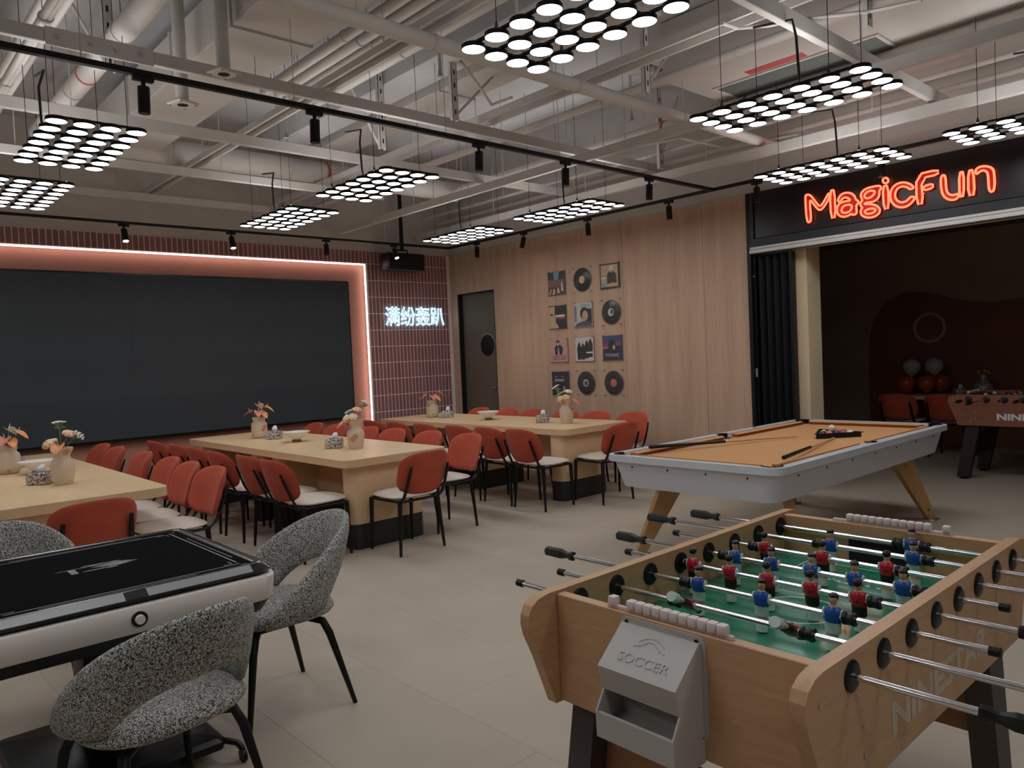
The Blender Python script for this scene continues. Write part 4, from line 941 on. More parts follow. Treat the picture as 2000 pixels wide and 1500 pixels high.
def cushion(x0, y0, x1, y1):   # along an edge, nose to the left of the direction
    a, b = Vector((x0, y0, 0)), Vector((x1, y1, 0)); t = (b-a).normalized(); n = Vector((-t.y, t.x, 0)); cs = []
    for p, s in ((a, 1), (b, -1)):
        cs.append([p+Vector((0, 0, .748)), p+n*.03+t*(s*.022)+Vector((0, 0, .750)), p+n*.045+t*(s*.032)+Vector((0, 0, .772)), p+Vector((0, 0, .778))])
    mb = MB().loft(cs); mb.m = [1, 1, 0, 0, 1, 1]; mb.obj('cushion', [M['cloth'], M['cushion']], pt, smooth=False)  # noses and ends take the browner colour, tops the tan cloth
g_ = .075
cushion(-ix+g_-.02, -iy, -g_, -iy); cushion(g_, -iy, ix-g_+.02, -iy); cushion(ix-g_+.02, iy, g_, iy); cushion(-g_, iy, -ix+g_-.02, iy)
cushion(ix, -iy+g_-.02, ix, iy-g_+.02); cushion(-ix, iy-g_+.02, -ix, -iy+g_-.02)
for (x, y, a0, a1) in ((ix+.012, -iy-.012, 215, 415), (ix+.012, iy+.012, -55, 145), (0, iy+.02, 10, 170), (-ix-.012, iy+.012, 35, 235), (-ix-.012, -iy-.012, 125, 325), (0, -iy-.02, 190, 350)):
    rs = []
    for k in range(17):
        q = R_(a0+(a1-a0)*k/16); c, s = math.cos(q), math.sin(q)
        rs.append([(x+r*c, y+r*s, z) for r, z in ((pr_-.003, .738), (pr_-.003, .784), (pr_+.012, .784), (pr_+.010, .7805), (pr_-.001, .7805), (pr_-.001, .738))])
    pk = MB().loft(rs).obj('pocket', M['black_plastic'], pt, ang=40)
    MB().cyl((x, y, .7485), (x, y, .7495), pr_-.004, n=20).obj('pocket_hole', M['black_matt'], pk)
for sx in (-1, 1):
    for sy in (-1, 1):
        b = [Vector((sx*1.20, sy*.625, .012)), Vector((sx*1.13, sy*.585, .012))]; tps = [Vector((sx*1.00, sy*.50, .56)), Vector((sx*.83, sy*.40, .56))]
        n = Vector((-sy*.5*sx*sx, sx*.9*1, 0)); d = Vector((sx*.07, sy*.04, 0)).normalized(); n = Vector((-d.y, d.x, 0))
        q = lambda p, k, h: p+n*(k*h)
        lg = MB().loft([[q(b[0], 1, .022), q(b[0], -1, .022), q(b[1], -1, .022), q(b[1], 1, .022)], [q(tps[0], 1, .035), q(tps[0], -1, .035), q(tps[1], -1, .035), q(tps[1], 1, .035)]]).obj('leg', M['beech'], pt, smooth=False)
        MB().rbox(sx*1.165-.06, sx*1.165+.06, sy*.605-.05, sy*.605+.05, 0, .012, .003, 1).obj('foot_plate', M['steel'], lg)
        for u in (.15, .85): c = b[1].lerp(tps[1], u).lerp(b[0].lerp(tps[0], u), .5); MB().cyl(c+n*.03, c+n*.037, .006, n=8).cyl(c-n*.03, c-n*.037, .006, n=8).obj('bolt', M['black_metal'], lg)
for k in range(7):
    x = -1.15+k*.383
    for s in (-1, 1): MB().cyl((x, s*(HY-.037), .70), (x, s*(HY-.032), .70), .006, n=8).obj('screw', M['black_metal'], pt)
for k in range(4):
    for s in (-1, 1): MB().cyl((s*(HX-.037), -.45+k*.3, .70), (s*(HX-.032), -.45+k*.3, .70), .006, n=8).obj('screw', M['black_metal'], pt)
for x in (-.95, .55): MB().cyl((x, HY-.05, .780), (x, HY-.05, .792), .014, n=10).obj('chalk_cup', M['steel'], pt)
# cues
M['cue_wood'] = wood('maple cue shaft', '#cfa878', '#dcba8c', (2, 30, 30), .35); M['cue_tip'] = base('white ferrule', '#e0dccf', .5)
def cue(a, b, za, zb, label):
    a = Vector((a[0], a[1], za)); b = Vector((b[0], b[1], zb)); d = (b-a).normalized(); b = a+d*1.45
    o = thing('pool_cue', label, 'cue', a, 0, 'pool cues'); f = lambda s: d*s
    MB().rings([f(0), f(.01), f(.70)], [.012, .0145, .0115], 12).obj('butt', M['black_plastic'], o)
    MB().rings([f(.70), f(.715)], [.0116, .0115], 12).obj('collar', M['cue_tip'], o)
    MB().rings([f(.715), f(1.425)], [.0112, .0066], 12).obj('shaft', M['cue_wood'], o)
    MB().rings([f(1.425), f(1.45)], [.0066, .0062], 12).obj('ferrule', M['cue_tip'], o)
cue((4.52, 3.49), (6.0, 2.985), .798, .757, 'long black-butted cue lying across the cloth from the corner pocket')
cue((4.49, 2.409), (5.865, 2.726), .797, .757, 'black-butted cue pointing at the ball rack')
# rack and balls
A_, B_ = Vector((5.86, 2.845)), Vector((6.125, 2.635)); e1 = (B_-A_).normalized(); e2 = Vector((-e1.y, e1.x)); sd = (B_-A_).length
tri = [A_, B_, A_+e1*(sd/2)+e2*(sd*.866)]; cen = (tri[0]+tri[1]+tri[2])/3
o = thing('ball_rack', 'black triangular rack holding the pool balls', 'rack', (cen.x, cen.y, .7485))
inn = [(p-cen)*1.03 for p in tri]; out = [(p-cen)*1.11 for p in tri]
holed([tuple(p) for p in out], [tuple(p) for p in inn], .0, .042, M['black_plastic'], 'frame', o)
holed([tuple(p*1.08) for p in out], [tuple(p*1.001) for p in out], .037, .042, M['black_plastic'], 'lip', o)
bc = {'white': '#e2ded2', 'yellow': '#d9a32c', 'blue': '#1c2f8c', 'red': '#b02a2a', 'purple': '#4a2860', 'orange': '#e2724a', 'green': '#1f5a3c', 'maroon': '#7c2a2a', 'black': '#16161a', 'brown': '#8c5a40'}
for k, v in bc.items(): M['ball_'+k] = base(k+' phenolic ball', v, .12, coat=.5)
def pool_ball(c, col, stripe, p, rot, label):
    r = .0285; mb = MB().ball((0, 0, 0), r, 20, 14)
    if stripe:
        for i, f in enumerate(mb.f):
            z = sum(mb.v[j][2] for j in f)/len(f); mb.m[i] = 1 if abs(z) > r*.55 else 0
    o = mb.obj('pool_ball', [M['ball_'+col], M['ball_white']], ang=80, loc=p, rot=rot)
    tag(o, label, 'ball', 'pool balls'); return o
cols = [('black', 1), ('orange', 0), ('blue', 0), ('brown', 1), ('white', 0), ('blue', 1), ('yellow', 0), ('orange', 1), ('red', 0), ('green', 1), ('purple', 0), ('maroon', 1)]
names = {0: 'plain', 1: 'striped'}
i = 0; br = .0287
for r in range(4):
    for k in range(5-r):
        if i >= len(cols): break
        p = cen+e1*((k-2+r/2)*2*br)+e2*(-sd*1.03*.2887+br+.001+r*br*1.732)
        c, st = cols[i]; rotv = (random.uniform(.3, 1.4), random.uniform(-.5, .5), random.uniform(0, 3))
        pool_ball(None, c, st, (p.x, p.y, .748+.0288), rotv, '%s %s pool ball, number %d counted along the rows of the rack' % (names[st], c if not (c == 'white') else 'cream', i+1)); i += 1
p = cen+e1*(-br)+e2*(-sd*1.03*.2887+br+.001+br*.577)
pool_ball(None, 'white', 0, (p.x, p.y, .748+.0286+.0475), (0, 0, 0), 'white cue ball resting on top of the racked balls')
# ------------------------------------------------------------------ mahjong table
M['mj_cloth'] = base('black table cloth', '#050506', .95, bump=.1, bscale=800); M['mj_cloth'].node_tree.nodes['Principled BSDF'].inputs['Specular IOR Level'].default_value = .08; M['mj_rim'] = base('glossy black rim', '#1b1b1e', .22, coat=.3)
M['mj_body'] = base('pearl grey body', '#ece1da', .4); M['silver_edge'] = base('silver grey edge', '#9a9b9b', .38, .35); M['grey_print'] = base('grey printed line', '#9a9a9c', .7)
mj = thing('mahjong_table', 'black topped automatic mahjong table with pearl grey sides', 'mahjong table', (.745, 3.25, 0))
H_ = .50
rs = [[(x, y, z) for x, y in rrect(H_-i, H_-i, r)] for z, i, r in ((.745, .004, .07), (.756, .0, .072), (.758, .001, .072), (.7785, .033, .045), (.780, .037, .04), (.780, .050, .03), (.777, .060, .025), (.772, .066, .02))]
MB().loft(rs, 0, False).obj('rim', M['mj_rim'], mj, ang=25)
def strip(x0, x1, mat, name, k, e):
    n_ = Vector((0, -.535, .845)); a_ = Vector((0, -.499, .7582)); b_ = Vector((0, -.467, .7783))
    q = [a_+n_*e, b_+n_*e, b_-n_*.002, a_-n_*.002]
    o = MB().loft([[p+Vector((x, 0, 0)) for p in q] for x in (x0, x1)]).obj(name, mat, mj, smooth=False); o.rotation_euler = (0, 0, k*PI/2); return o
for k in range(4):
    strip(-.405, -.036, M['silver_edge'], 'edge_strip', k, .0012); strip(.036, .405, M['silver_edge'], 'edge_strip', k, .0012)
    strip(-.034, .034, M['black_metal'], 'edge_button', k, .002)
cl = MB().prism(rrect(H_-.064, H_-.064, .03), .766, .773).obj('playing_cloth', M['mj_cloth'], mj, smooth=False)
def line(mb, x0, y0, x1, y1, w_=.0035):
    mb.box(min(x0, x1)-w_/2, max(x0, x1)+w_/2, min(y0, y1)-w_/2, max(y0, y1)+w_/2, .773, .7734)
ln = MB(); a = .395
for k in range(4):
    m4 = Matrix.Rotation(k*PI/2, 4, 'Z'); l2 = MB(); line(l2, -a+.03, -a, a, -a, .005); line(l2, -a+.12, -a-.02, a-.17, -a-.02); line(l2, a-.05, -a+.02, a-.02, -a+.02); line(l2, a-.02, -a+.02, a-.02, -a+.06); line(l2, a, -a-.02, a+.02, -a-.02)
    ln.add([m4 @ Vector(v) for v in l2.v], l2.f)
ln.obj('printed_border', M['grey_print'], cl, smooth=False)
em = MB()
for k, (x0, x1, y) in enumerate([(-.14, .02, .05), (-.05, .06, .066), (-.02, .10, .058), (.0, .12, .04), (-.02, .06, .024), (.02, .13, .03), (-.01, .05, .010), (.03, .11, .002), (.04, .15, .012), (.0, .09, -.012), (-.06, .03, -.022), (.02, .07, -.03), (.05, .10, .046), (.06, .12, -.004), (.01, .06, .016)]):
    h = .004+.004*(k % 3); em.add([(x0, y-.0015, .7734), (x1, y-.0005, .7734), (x1-.02, y+h, .7734), (x0+.02, y+h, .7734)], [(0, 1, 2, 3)])
em.obj('printed_emblem', M['grey_print'], cl, smooth=False)
bl = MB()
for k in range(5): bl.box(-.095, -.070, -.028+k*.016, -.016+k*.016, .7731, .7734)
bl.obj('printed_block', M['grey_print'], cl, smooth=False)
rs = [[(x, y, z) for x, y in rrect(H_-i, H_-i, .07)] for z, i in ((.640, .006), (.648, .0), (.728, -.006), (.735, -.002), (.737, .012))]
MB().loft(rs).obj('body', M['mj_body'], mj, ang=40)
MB().loft([[(x, y, z) for x, y in rrect(H_-.02, H_-.02, .07)] for z in (.737, .745)]).obj('shadow_gap', M['black_matt'], mj, ang=30)
MB().loft([[(x, y, z) for x, y in rrect(H_-i, H_-i, .07)] for z, i in ((.595, .03), (.640, .008))]).obj('lower_band', M['black_plastic'], mj, ang=30)
for k in range(4):
    kb = MB().cyl((0, -.506, .69), (0, -.512, .69), .026, n=28).obj('knob_ring', M['black_plastic'], mj); kb.rotation_euler = (0, 0, k*PI/2)
    MB().cyl((0, -.512, .69), (0, -.524, .69), .016, .015, 24).obj('knob', M['mj_body'], kb)
MB().rbox(-.09, .09, -.09, .09, .12, .60, .01, 2).obj('column', M['black_metal'], mj)
MB().hexa([(-.16, -.16, .50), (.16, -.16, .50), (.16, .16, .50), (-.16, .16, .50)], [(-.30, -.30, .596), (.30, -.30, .596), (.30, .30, .596), (-.30, .30, .596)]).obj('support_head', M['black_metal'], mj, smooth=False)
MB().loft([[(x, y, z) for x, y in rrect(h, h, .03)] for z, h in ((.055, .33), (.085, .335), (.10, .32), (.13, .15))]).obj('base', M['black_plastic'], mj, ang=30)
for sx in (-1, 1):
    for sy in (-1, 1):
        cs = MB().rings([(sx*.32, sy*.32, .085), (sx*.36, sy*.36, .075), (sx*.375, sy*.375, .05)], .012, 8).cyl((sx*.375-.008, sy*.375, .026), (sx*.375+.008, sy*.375, .026), .026, n=16)
        cs.obj('caster', M['black_metal'], mj)
cd = thing('power_cable', 'black power cable hanging from the mahjong table to the floor', 'cable', (.30, 2.80, 0))
MB().rings([(.0, .0, .59), (.0, -.01, .45), (-.01, -.02, .25), (-.03, -.04, .06), (-.02, -.09, .012), (.05, -.12, .008), (.12, -.10, .008)], .005, 8).obj('cable', M['black_plastic'], cd)

# ------------------------------------------------------------------ boucle armchairs around it (facing +y)
def boucle_mat():
    t = NT('black and white boucle'); mp = t.coords()
    n = t.noise(230, 1.0, mp, 1.5, .5)
    r = t.ramp(n, 'Fac', [(.475, srgb('#0e0f11')), (.505, srgb('#8f8d88')), (.55, srgb('#d2cfc8'))]); t.l(r, 'Color', t.b, 'Base Color')
    t.b.inputs['Roughness'].default_value = .95; t.b.inputs['Sheen Weight'].default_value = .1; t.bump(n, 'Fac', .5, .004); return t.mat
M['boucle'] = boucle_mat()
def armchair():
    c = thing('armchair', 'x', 'chair', group='boucle armchairs')
    def seat(a, b, th): return (a*(.262-.012*b), b*.255, .440+.040*th*(1 if th > 0 else .8)+(.012 if th > 0 else 0)*(1-a*a))
    MB().pad(seat, 36, 6, 2.6).obj('seat', M['boucle'], c, ang=70)
    rs = []; N = 40
    for i in range(N+1):
        u = -1+2*i/N; ph = u*R_(118); au = abs(u)
        s_ = math.cos(PI/2*min(1, au))**1.1     # 1 at the middle of the back
        low = .455+.150*max(0, 1-(au/.50)**2.4) if au < .50 else .455-.03*((au-.50)/.50)
        top = .475+.350*s_
        top = max(top, low+.05)
        if au > .93: top = low+.05+(top-low-.05)*(1-(au-.93)/.07*.6)
        mid = (low+top)/2; hh = (top-low)/2; ring = []
        for k in range(14):
            q = 2*PI*k/14; cz, ct = math.cos(q), math.sin(q)
            v = math.copysign(abs(cz)**.8, cz); z = mid+hh*v
            lean = (z-.45)*.30*s_+.01
            rx, ry = .262+lean*.35, .255+lean
            rr = math.copysign(abs(ct)**.8, ct)*.026
            ring.append(((rx+rr)*math.sin(ph), -(ry+rr)*math.cos(ph), z))
        rs.append(ring)
    MB().loft(rs).obj('backrest', M['boucle'], c, ang=70)
    for s in (-1, 1):
        MB().rings([(s*.13, .12, .395), (s*.185, .155, .385), (s*.205, .175, .33), (s*.25, .23, .0)], [.017, .017, .017, .010], 10).obj('leg', M['black_metal'], c)
        MB().rings([(s*.13, -.12, .395), (s*.185, -.155, .385), (s*.205, -.175, .33), (s*.25, -.26, .0)], [.017, .017, .017, .010], 10).obj('leg', M['black_metal'], c)
    MB().rbox(-.15, .15, -.14, .14, .388, .402, .004, 1).obj('mount_plate', M['black_metal'], c)
    return c
AC = armchair()
place(AC, (1.425, 3.245, 0), R_(90), 'boucle armchair with its back to the pool table')
place(AC, (.74, 2.62, 0), R_(13), 'boucle armchair on the side of the mahjong table away from the screen')
place(AC, (.60, 4.04, 0), R_(178), 'boucle armchair between the mahjong table and the long table')
place(AC, (.045, 3.05, 0), R_(-90), 'boucle armchair with its back to the left plaster wall')
# ------------------------------------------------------------------ neon signs
M['neon_red'] = emitter('red neon tube', (1, .115, .055), 3.6); M['neon_ice'] = emitter('ice white neon tube', (.45, .87, 1.0), 2.6)
M['letter_face'] = base('red acrylic letter', '#8c1414', .4)
L2 = [  # outlines read off the sign, in a 2000 x 700 view of it
 [(78,628),(62,372),(72,352),(105,350),(135,378),(180,440),(207,466),(235,438),(285,345),(298,335),(300,385),(250,468),(215,503),(190,497),(150,450),(120,405),(106,412),(126,615)],
 [(305,312),(350,303),(361,575),(315,583)],
 [(382,412),(388,385),(412,350),(457,330),(510,335),(545,360),(560,402),(581,408),(583,440),(560,450),(570,541),(521,550),(515,535),(490,556),(440,570),(395,558),(371,520),(375,470),(400,435),(450,416),(502,410),(495,390),(460,376),(427,387),(411,416),(396,425)],
 [(415,502),(430,467),(470,450),(515,449),(520,480),(500,514),(460,530),(425,526)],
 [(800,260),(805,298),(786,310),(790,350),(770,398),(720,424),(650,430),(640,447),(700,441),(760,456),(795,490),(790,530),(750,564),(690,578),(640,570),(605,541),(605,500),(625,480),(605,460),(601,430),(625,405),(605,370),(611,330),(650,295),(712,275)],
 [(635,366),(660,326),(710,310),(746,318),(735,350),(700,380),(660,390)],
 [(640,511),(680,491),(730,485),(755,500),(735,525),(690,540),(655,535)],
 [(820,271),(872,258),(881,485),(832,496)],
 [(848+28*math.cos(k*PI/5), 213+28*math.sin(k*PI/5)) for k in range(10)],
 [(1130,286),(1095,250),(1030,228),(960,241),(905,290),(890,360),(905,425),(955,469),(1020,478),(1080,455),(1130,400),(1134,374),(1090,370),(1060,410),(1010,430),(965,415),(940,375),(945,320),(975,280),(1020,268),(1065,280),(1086,300)],
 [(1146,156),(1360,105),(1367,152),(1195,190),(1215,440),(1152,447)],
 [(1215,269),(1310,243),(1313,285),(1219,312)],
 [(1385,165),(1435,158),(1440,300),(1460,345),(1500,358),(1535,350),(1558,340),(1560,375),(1530,400),(1470,403),(1415,370),(1390,300)],
 [(1566,135),(1612,125),(1613,370),(1571,378)],
 [(1655,118),(1704,106),(1720,354),(1656,362)],
 [(1722,112),(1760,80),(1820,70),(1880,85),(1910,120),(1916,315),(1856,328),(1850,150),(1830,118),(1790,112),(1752,140),(1736,152)]]
nx_ = XW-.06
P2 = [[PX(1560+x*.2, 310+y*.2, nx_) for x, y in lp] for lp in L2]
ncn = PX(1757, 385, nx_)
ns_ = thing('neon_sign', 'red neon lettering on the dark board above the opening', 'neon sign', (nx_, ncn.y, ncn.z))
def smooth_loop(pts, it=2):
    for _ in range(it):
        o = []
        for i, p in enumerate(pts): q = pts[(i+1) % len(pts)]; o += [p.lerp(q, .25), p.lerp(q, .75)]
        pts = o
    return pts
org = Vector((nx_, ncn.y, ncn.z))
letters = [[0, 1], [2, 3], [4, 5, 6], [7, 8], [9], [10, 11], [12, 13], [14, 15]]
for grp in letters:
    mb = MB()
    for i in grp:
        lp = [p-org for p in P2[i]]; lp = smooth_loop(lp, 2 if len(lp) > 6 else 1)
        lp = lp+[lp[0], lp[1]]; mb.rings(lp, .0095, 7, 0, False)
    mb.obj('letter', M['neon_red'], ns_)
for i in (0, 1, 2, 4, 7, 9, 10, 11, 12, 13, 14, 15):
    lp = [p-org for p in P2[i]]; n = len(lp)
    mb = MB().add([p+Vector((.028, 0, 0)) for p in lp]+[p+Vector((.022, 0, 0)) for p in lp], [tuple(range(n)), tuple(range(n, 2*n))[::-1]]+[(k, (k+1) % n, n+(k+1) % n, n+k) for k in range(n)])
    mb.obj('letter_face', M['letter_face'], ns_, smooth=False)
for y in (-.6, -.2, .2, .6): MB().cyl((.03, y, 0), (.0395, y, 0), .006, n=8).obj('standoff', M['steel'], ns_)
# ice white neon on the tiles
zc_ = (2.016+2.307)/2
cn = thing('neon_sign', 'ice white neon characters on the oxblood tiles', 'neon sign', (6.69, YB-.03, zc_))
w4 = 1.09/4
for k, ch in enumerate('满纷轰趴'):
    me = text_mesh(ch, .285, M['neon_ice'], 0, .0048, sx=.96, sy=1.06)
    link('letter', me, cn, (-.545+(k+.5)*w4, 0, 0), (PI/2, 0, 0))
for x in (-.5, 0, .5): MB().cyl((x, .0, .12), (x, .03, .12), .005, n=8).obj('standoff', M['steel'], cn)
# loudspeaker in the corner
sp = thing('loudspeaker', 'black box loudspeaker hung over the ice white neon', 'speaker', (6.33, 9.22, 2.825))
MB().rbox(-.305, .305, -.12, .12, 0, .245, .012, 2).obj('cabinet', M['black_plastic'], sp)
MB().rbox(-.285, .285, -.128, -.119, .02, .225, .004, 1).obj('grille', M['black_matt'], sp)
MB().rings([(-.09, 0, .245), (-.09, 0, .30), (.09, 0, .30), (.09, 0, .245)], .012, 8).box(-.02, .02, -.02, .02, .295, ZC-2.825).obj('bracket', M['black_metal'], sp)

# ------------------------------------------------------------------ records and prints on the wood wall
M['acrylic'] = base('clear acrylic sheet', '#fbf4ee', .05); M['acrylic'].node_tree.nodes['Principled BSDF'].inputs['Alpha'].default_value = .03; M['vinyl'] = base('grooved black vinyl', '#0c0c0e', .28, bump=.1, bscale=40)
M['pin'] = base('steel standoff pin', (.45, .4, .36), .35, 1)
PAL = {}
def pm_(h):
    if h not in PAL: PAL[h] = base('print '+h, h, .4)
    return PAL[h]
def wall_item(name, label, cat, y, z, grp):
    o = thing(name, label, cat, (XW, y, z), 0, grp)
    ac_ = MB().rbox(-.030, -.026, -.172, .172, -.178, .178, .0015, 1).obj('acrylic_sheet', M['acrylic'], o, smooth=False)
    for a in (-1, 1):
        for b in (-1, 1): MB().cyl((0, a*.15, b*.158), (-.038, a*.15, b*.158), .006, n=10).obj('standoff_pin', M['pin'], o)
    return o
def vinyl(y, z, labcol, label, extra=None):
    o = wall_item('vinyl_record', label, 'record', y, z, 'records and prints on the wood wall')
    d = MB()
    prof = [(.005, .0), (.15, .0), (.152, .0015), (.15, .003), (.005, .003)]
    rs = [[(-.018-h, r*math.cos(2*PI*k/48), r*math.sin(2*PI*k/48)) for k in range(48)] for r, h in prof]
    d = d.loft(rs).obj('disc', M['vinyl'], o)
    lb = MB().cyl((-.0215, 0, 0), (-.0225, 0, 0), .05, n=32).obj('label', pm_(labcol), d)
    if extra: MB().box(-.0232, -.0226, *extra[1:]).obj('label_print', pm_(extra[0]), lb, smooth=False)
def cover(y, z, bg, shapes, label, texts=()):
    o = wall_item('record_cover', label, 'print', y, z, 'records and prints on the wood wall')
    c = MB().rbox(-.024, -.014, -.155, .155, -.155, .155, .001, 1).obj('card', pm_(bg), o, smooth=False)
    for i, (col, poly) in enumerate(shapes):      # polygons in a 0..1 square, x to the right, y up
        pl_ = [(.15-.30*u, -.15+.30*v) for u, v in poly]
        MB().prism(pl_, -.0241-.0003*(i+1), -.0241-.0003*i, 'x').obj('print_area', pm_(col), c, smooth=False)
    for (txt, s, u, v, col, sx) in texts:
        me = text_mesh(txt, s, pm_(col), .0002, sx=sx); t_ = link('lettering', me, c)
        t_.matrix_local = Matrix(((0, 0, -1, -.0262), (-1, 0, 0, .15-.30*u), (0, 1, 0, -.15+.30*v), (0, 0, 0, 1)))
ycol = [7.151, 6.687, 6.218]; zrow = [2.47, 2.035, 1.61, 1.185]
zrow = [PX(1177, 541, XW).z, PX(1234.5, 606, XW).z, PX(1184, 680, XW).z, PX(1185, 747.5, XW).z]
def blob(cx, cy, rx, ry, n=12): return [(cx+rx*math.cos(2*PI*k/n), cy+ry*math.sin(2*PI*k/n)) for k in range(n)]
fig = lambda cx, s, h: [(cx-.07*s, .0+h), (cx-.09*s, .35*s+h), (cx-.05*s, .42*s+h), (cx-.03*s, .5*s+h), (cx+.03*s, .5*s+h), (cx+.05*s, .42*s+h), (cx+.09*s, .35*s+h), (cx+.07*s, .0+h)]
cover(ycol[0], zrow[0], '#5a3f36', [('#1c2a33', [(0,.62),(1,.62),(1,1),(0,1)]), ('#6f9ab8', [(.38,.62),(.62,.62),(.70,1),(.34,1)]), ('#7c5a4c', [(0,.35),(1,.35),(1,.66),(0,.66)]), ('#cfc0ae', [(.02,0),(.12,0),(.22,.25),(.16,.25)]), ('#cfc0ae', [(.25,0),(.40,0),(.42,.25),(.32,.25)]), ('#cfc0ae', [(.55,.05),(.72,.05),(.66,.3),(.58,.3)]), ('#d8cdbb', [(.80,.15),(.95,.1),(.88,.55),(.82,.5)])], 'brown and blue street picture print, top row of the record wall')
vinyl(ycol[1], zrow[0], '#d8bb84', 'black vinyl record with a pale yellow label')
cover(ycol[2], zrow[0], '#1d1714', [('#c6a983', [(.04,.04),(.96,.04),(.96,.96),(.04,.96)]), ('#e6ddd0', [(.06,.40),(.30,.40),(.30,.46),(.06,.46)]), ('#8b7458', [(.05,.5),(.35,.5),(.35,.54),(.05,.54)]), ('#17181b', [(.36,.18),(.38,.55),(.48,.68),(.72,.68),(.86,.56),(.90,.18)]), ('#c79f84', blob(.61,.72,.09,.10)), ('#dcd6ce', [(.50,.74),(.72,.74),(.71,.92),(.52,.92)]), ('#caa287', [(.5,.16),(.66,.08),(.80,.16),(.66,.22)]), ('#8fa3b8', [(.06,.05),(.3,.05),(.34,.2),(.06,.2)])], 'framed tan print of a seated figure in black')
cover(ycol[0], zrow[1], '#1d1c20', [('#c9ab84', [(0,0),(.0,.98),(.35,.98),(.33,.6),(.42,.45),(.36,.3),(.58,.05),(.5,0)]), ('#3a2a22', blob(.14,.62,.10,.05)), ('#e3ddd6', [(.40,.50),(.95,.50),(.95,.60),(.40,.60)]), ('#a03a32', [(.55,.40),(.95,.40),(.95,.48),(.55,.48)])], 'dark print with a pale profile and a white and red band')
cover(ycol[1], zrow[1], '#c8bfb0', [('#5f7d9c', [(0,.2),(.12,.2),(.12,.9),(0,.9)]), ('#8fb0c4', [(.4,.8),(.9,.8),(.9,.95),(.4,.95)]), ('#1b2026', [(.62,.1),(1,.1),(1,.75),(.62,.75)]), ('#2a1c18', blob(.58,.56,.25,.27)), ('#c99c80', blob(.62,.46,.17,.22)), ('#4a5363', [(.0,.0),(1,.0),(.95,.18),(.55,.24),(.12,.14)])], 'print of a dark haired head on a pale background')
vinyl(ycol[2], zrow[1], '#c9c5be', 'black vinyl record with a white and black label', ('#17171a', -.035, .0, -.02, .03))
cover(ycol[0], zrow[2], '#cf9c93', [('#2a2530', [(.26,.30),(.24,.62),(.36,.78),(.55,.78),(.72,.66),(.76,.5),(.66,.30)]), ('#c7a692', blob(.45,.80,.09,.10)), ('#6d2a30', [(.33,.84),(.57,.84),(.54,.97),(.36,.97)]), ('#d9d2cc', [(.44,.3),(.52,.3),(.5,.62),(.46,.62)])], 'pink poster print with a top hatted figure', [('I WANT YOU', .048, .5, .21, '#8c2a34', .95), ('FOR U.S. ARMY', .036, .5, .10, '#5c2430', .95)])
cover(ycol[1], zrow[2], '#d3cdd0', [('#17181c', fig(.20, 1.5, .05)), ('#1c1d22', fig(.42, 1.4, .05)), ('#17181c', fig(.64, 1.55, .1)), ('#202126', fig(.85, 1.6, .15)), ('#e8e4e4', [(.60,.32),(.98,.32),(.98,.38),(.60,.38)]), ('#caa08a', blob(.20,.82,.035,.05)), ('#caa08a', blob(.42,.78,.035,.05)), ('#caa08a', blob(.64,.88,.035,.05)), ('#caa08a', blob(.85,.93,.035,.05))], 'black and white print of four standing figures in suits')
cover(ycol[2], zrow[2], '#1d2440', [('#7c4a66', [(0,.5),(1,.6),(1,.78),(0,.7)]), ('#39457a', [(0,.72),(1,.8),(1,1),(0,1)]), ('#1b1a2a', [(.2,.28),(.3,.7),(.45,.85),(.62,.82),(.72,.5),(.76,.28)]), ('#d6b79c', blob(.60,.52,.06,.10)), ('#b06a5a', [(.02,.45),(.3,.5),(.3,.56),(.02,.54)])], 'dark blue film poster print with silver capitals', [('TITANIC', .058, .5, .19, '#cfcfd8', 1.05)])
cover(ycol[0], zrow[3], '#241a30', [('#0d0b12', [(0,0),(.8,0),(.8,.5),(.5,.55),(0,.5)]), ('#b9b6c0', [(.27,.05),(.34,.05),(.36,.28),(.28,.3)]), ('#b9b6c0', [(.68,.10),(.78,.10),(.78,.35),(.70,.35)]), ('#d8d6dc', [(.20,.78),(.30,.78),(.30,.80),(.20,.80)]), ('#d8d6dc', [(.60,.79),(.72,.79),(.72,.81),(.60,.81)]), ('#8a8690', [(.8,.06),(.97,.06),(.97,.12),(.8,.12)])], 'black and purple print with white capitals', [('EMINEM', .052, .46, .62, '#d8d6dc', .95)])
vinyl(ycol[1], zrow[3], '#aaa7a3', 'black vinyl record with a grey picture label', ('#38383a', -.03, .02, -.03, .02))
vinyl(ycol[2], zrow[3], '#d0705f', 'black vinyl record with a coral label', ('#a03c34', -.02, .02, -.035, -.02))

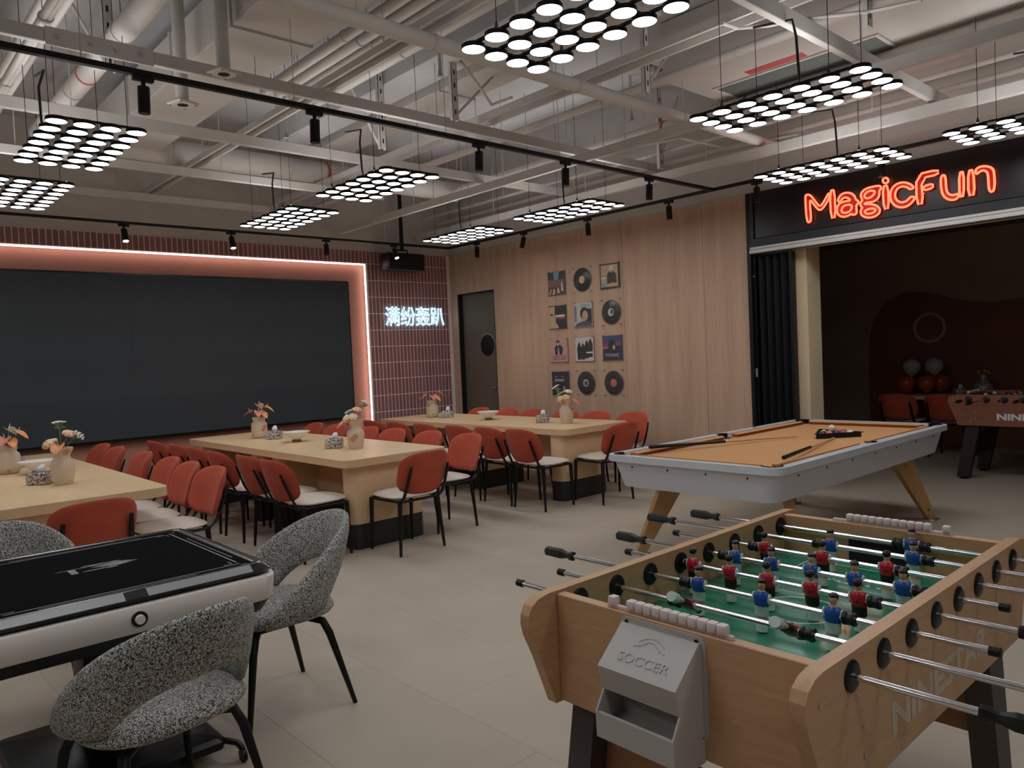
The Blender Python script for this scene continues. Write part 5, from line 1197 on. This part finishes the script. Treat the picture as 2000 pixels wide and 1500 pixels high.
# ------------------------------------------------------------------ inner room furniture
p0 = PZ(1720, 772, .75)
ty_ = p0.y
dt = thing('dining_table', 'narrow dining table in the dark inner room', 'table', (11.05, ty_-1.3, 0))
MB().rbox(-.30, .30, -1.3, 1.3, .70, .75, .006, 1).obj('tabletop', M['table_wood'], dt, smooth=False)
for s in (-1, 1): MB().box(-.22, .22, s*1.05-.05, s*1.05+.05, 0, .70).obj('pedestal', M['plinth'], dt, smooth=False)
for k, y in enumerate((ty_-.42, ty_-.98)): place(CH, (10.55, y, 0), R_(-90), 'rust velvet chair in the dark inner room, %s from the beige return wall' % ordn[k])
M['bal_w'] = base('white balloon', '#b9b2b2', .25, coat=.3); M['bal_o'] = base('orange balloon', '#c2581e', .25, coat=.3)
for (dx, dy, z, col, lb) in ((-.03, -.34, 1.118, 'bal_w', 'upper white balloon nearer the beige return wall'), (.03, -.60, 1.122, 'bal_w', 'upper white balloon further from the beige return wall'), (-.04, -.27, .893, 'bal_o', 'orange balloon nearest the beige return wall'), (-.03, -.52, .893, 'bal_o', 'middle orange balloon of the cluster'), (.19, -.63, .893, 'bal_o', 'orange balloon at the back of the cluster')):
    o = thing('balloon', lb, 'balloon', (11.05+dx, ty_+dy, z), 0, 'balloon cluster on the inner table')
    MB().lathe([(.004, -.128), (.010, -.120), (.055, -.095), (.098, -.045), (.115, .01), (.108, .06), (.075, .10), (.03, .118), (.003, .121)], 24).obj('skin', M[col], o, ang=80)
    MB().lathe([(.010, -.140), (.004, -.130), (.004, -.126)], 10).obj('knot', M[col], o)
p = PZ(1905, 766, .75); tissue_box(10.95, p.y, 'on the table in the dark inner room', R_(-50))
p = PZ(1958, 764, .75)
vs = thing('vase', 'round bellied patterned vase on the table in the dark inner room', 'vase', (10.98, p.y, .75), 0, 'spotted clay vases')
MB().lathe([(.0, 0), (.05, 0), (.09, .03), (.115, .085), (.105, .14), (.06, .18), (.042, .20), (.042, .25), (.055, .27), (.05, .272), (.038, .22), (.09, .12), (0, .03)], 26, cap=False).obj('body', M['silver'], vs, ang=60)
for k in range(5):
    q = k*1.25; flower('ranunculus', (10.98, p.y, .99), (10.98+.05*math.cos(q), p.y+.06*math.sin(q), 1.04+.02*(k % 2)), 'orange_petal', 'small orange flower in the round vase of the inner room', 'flowers of the round vase', .6)
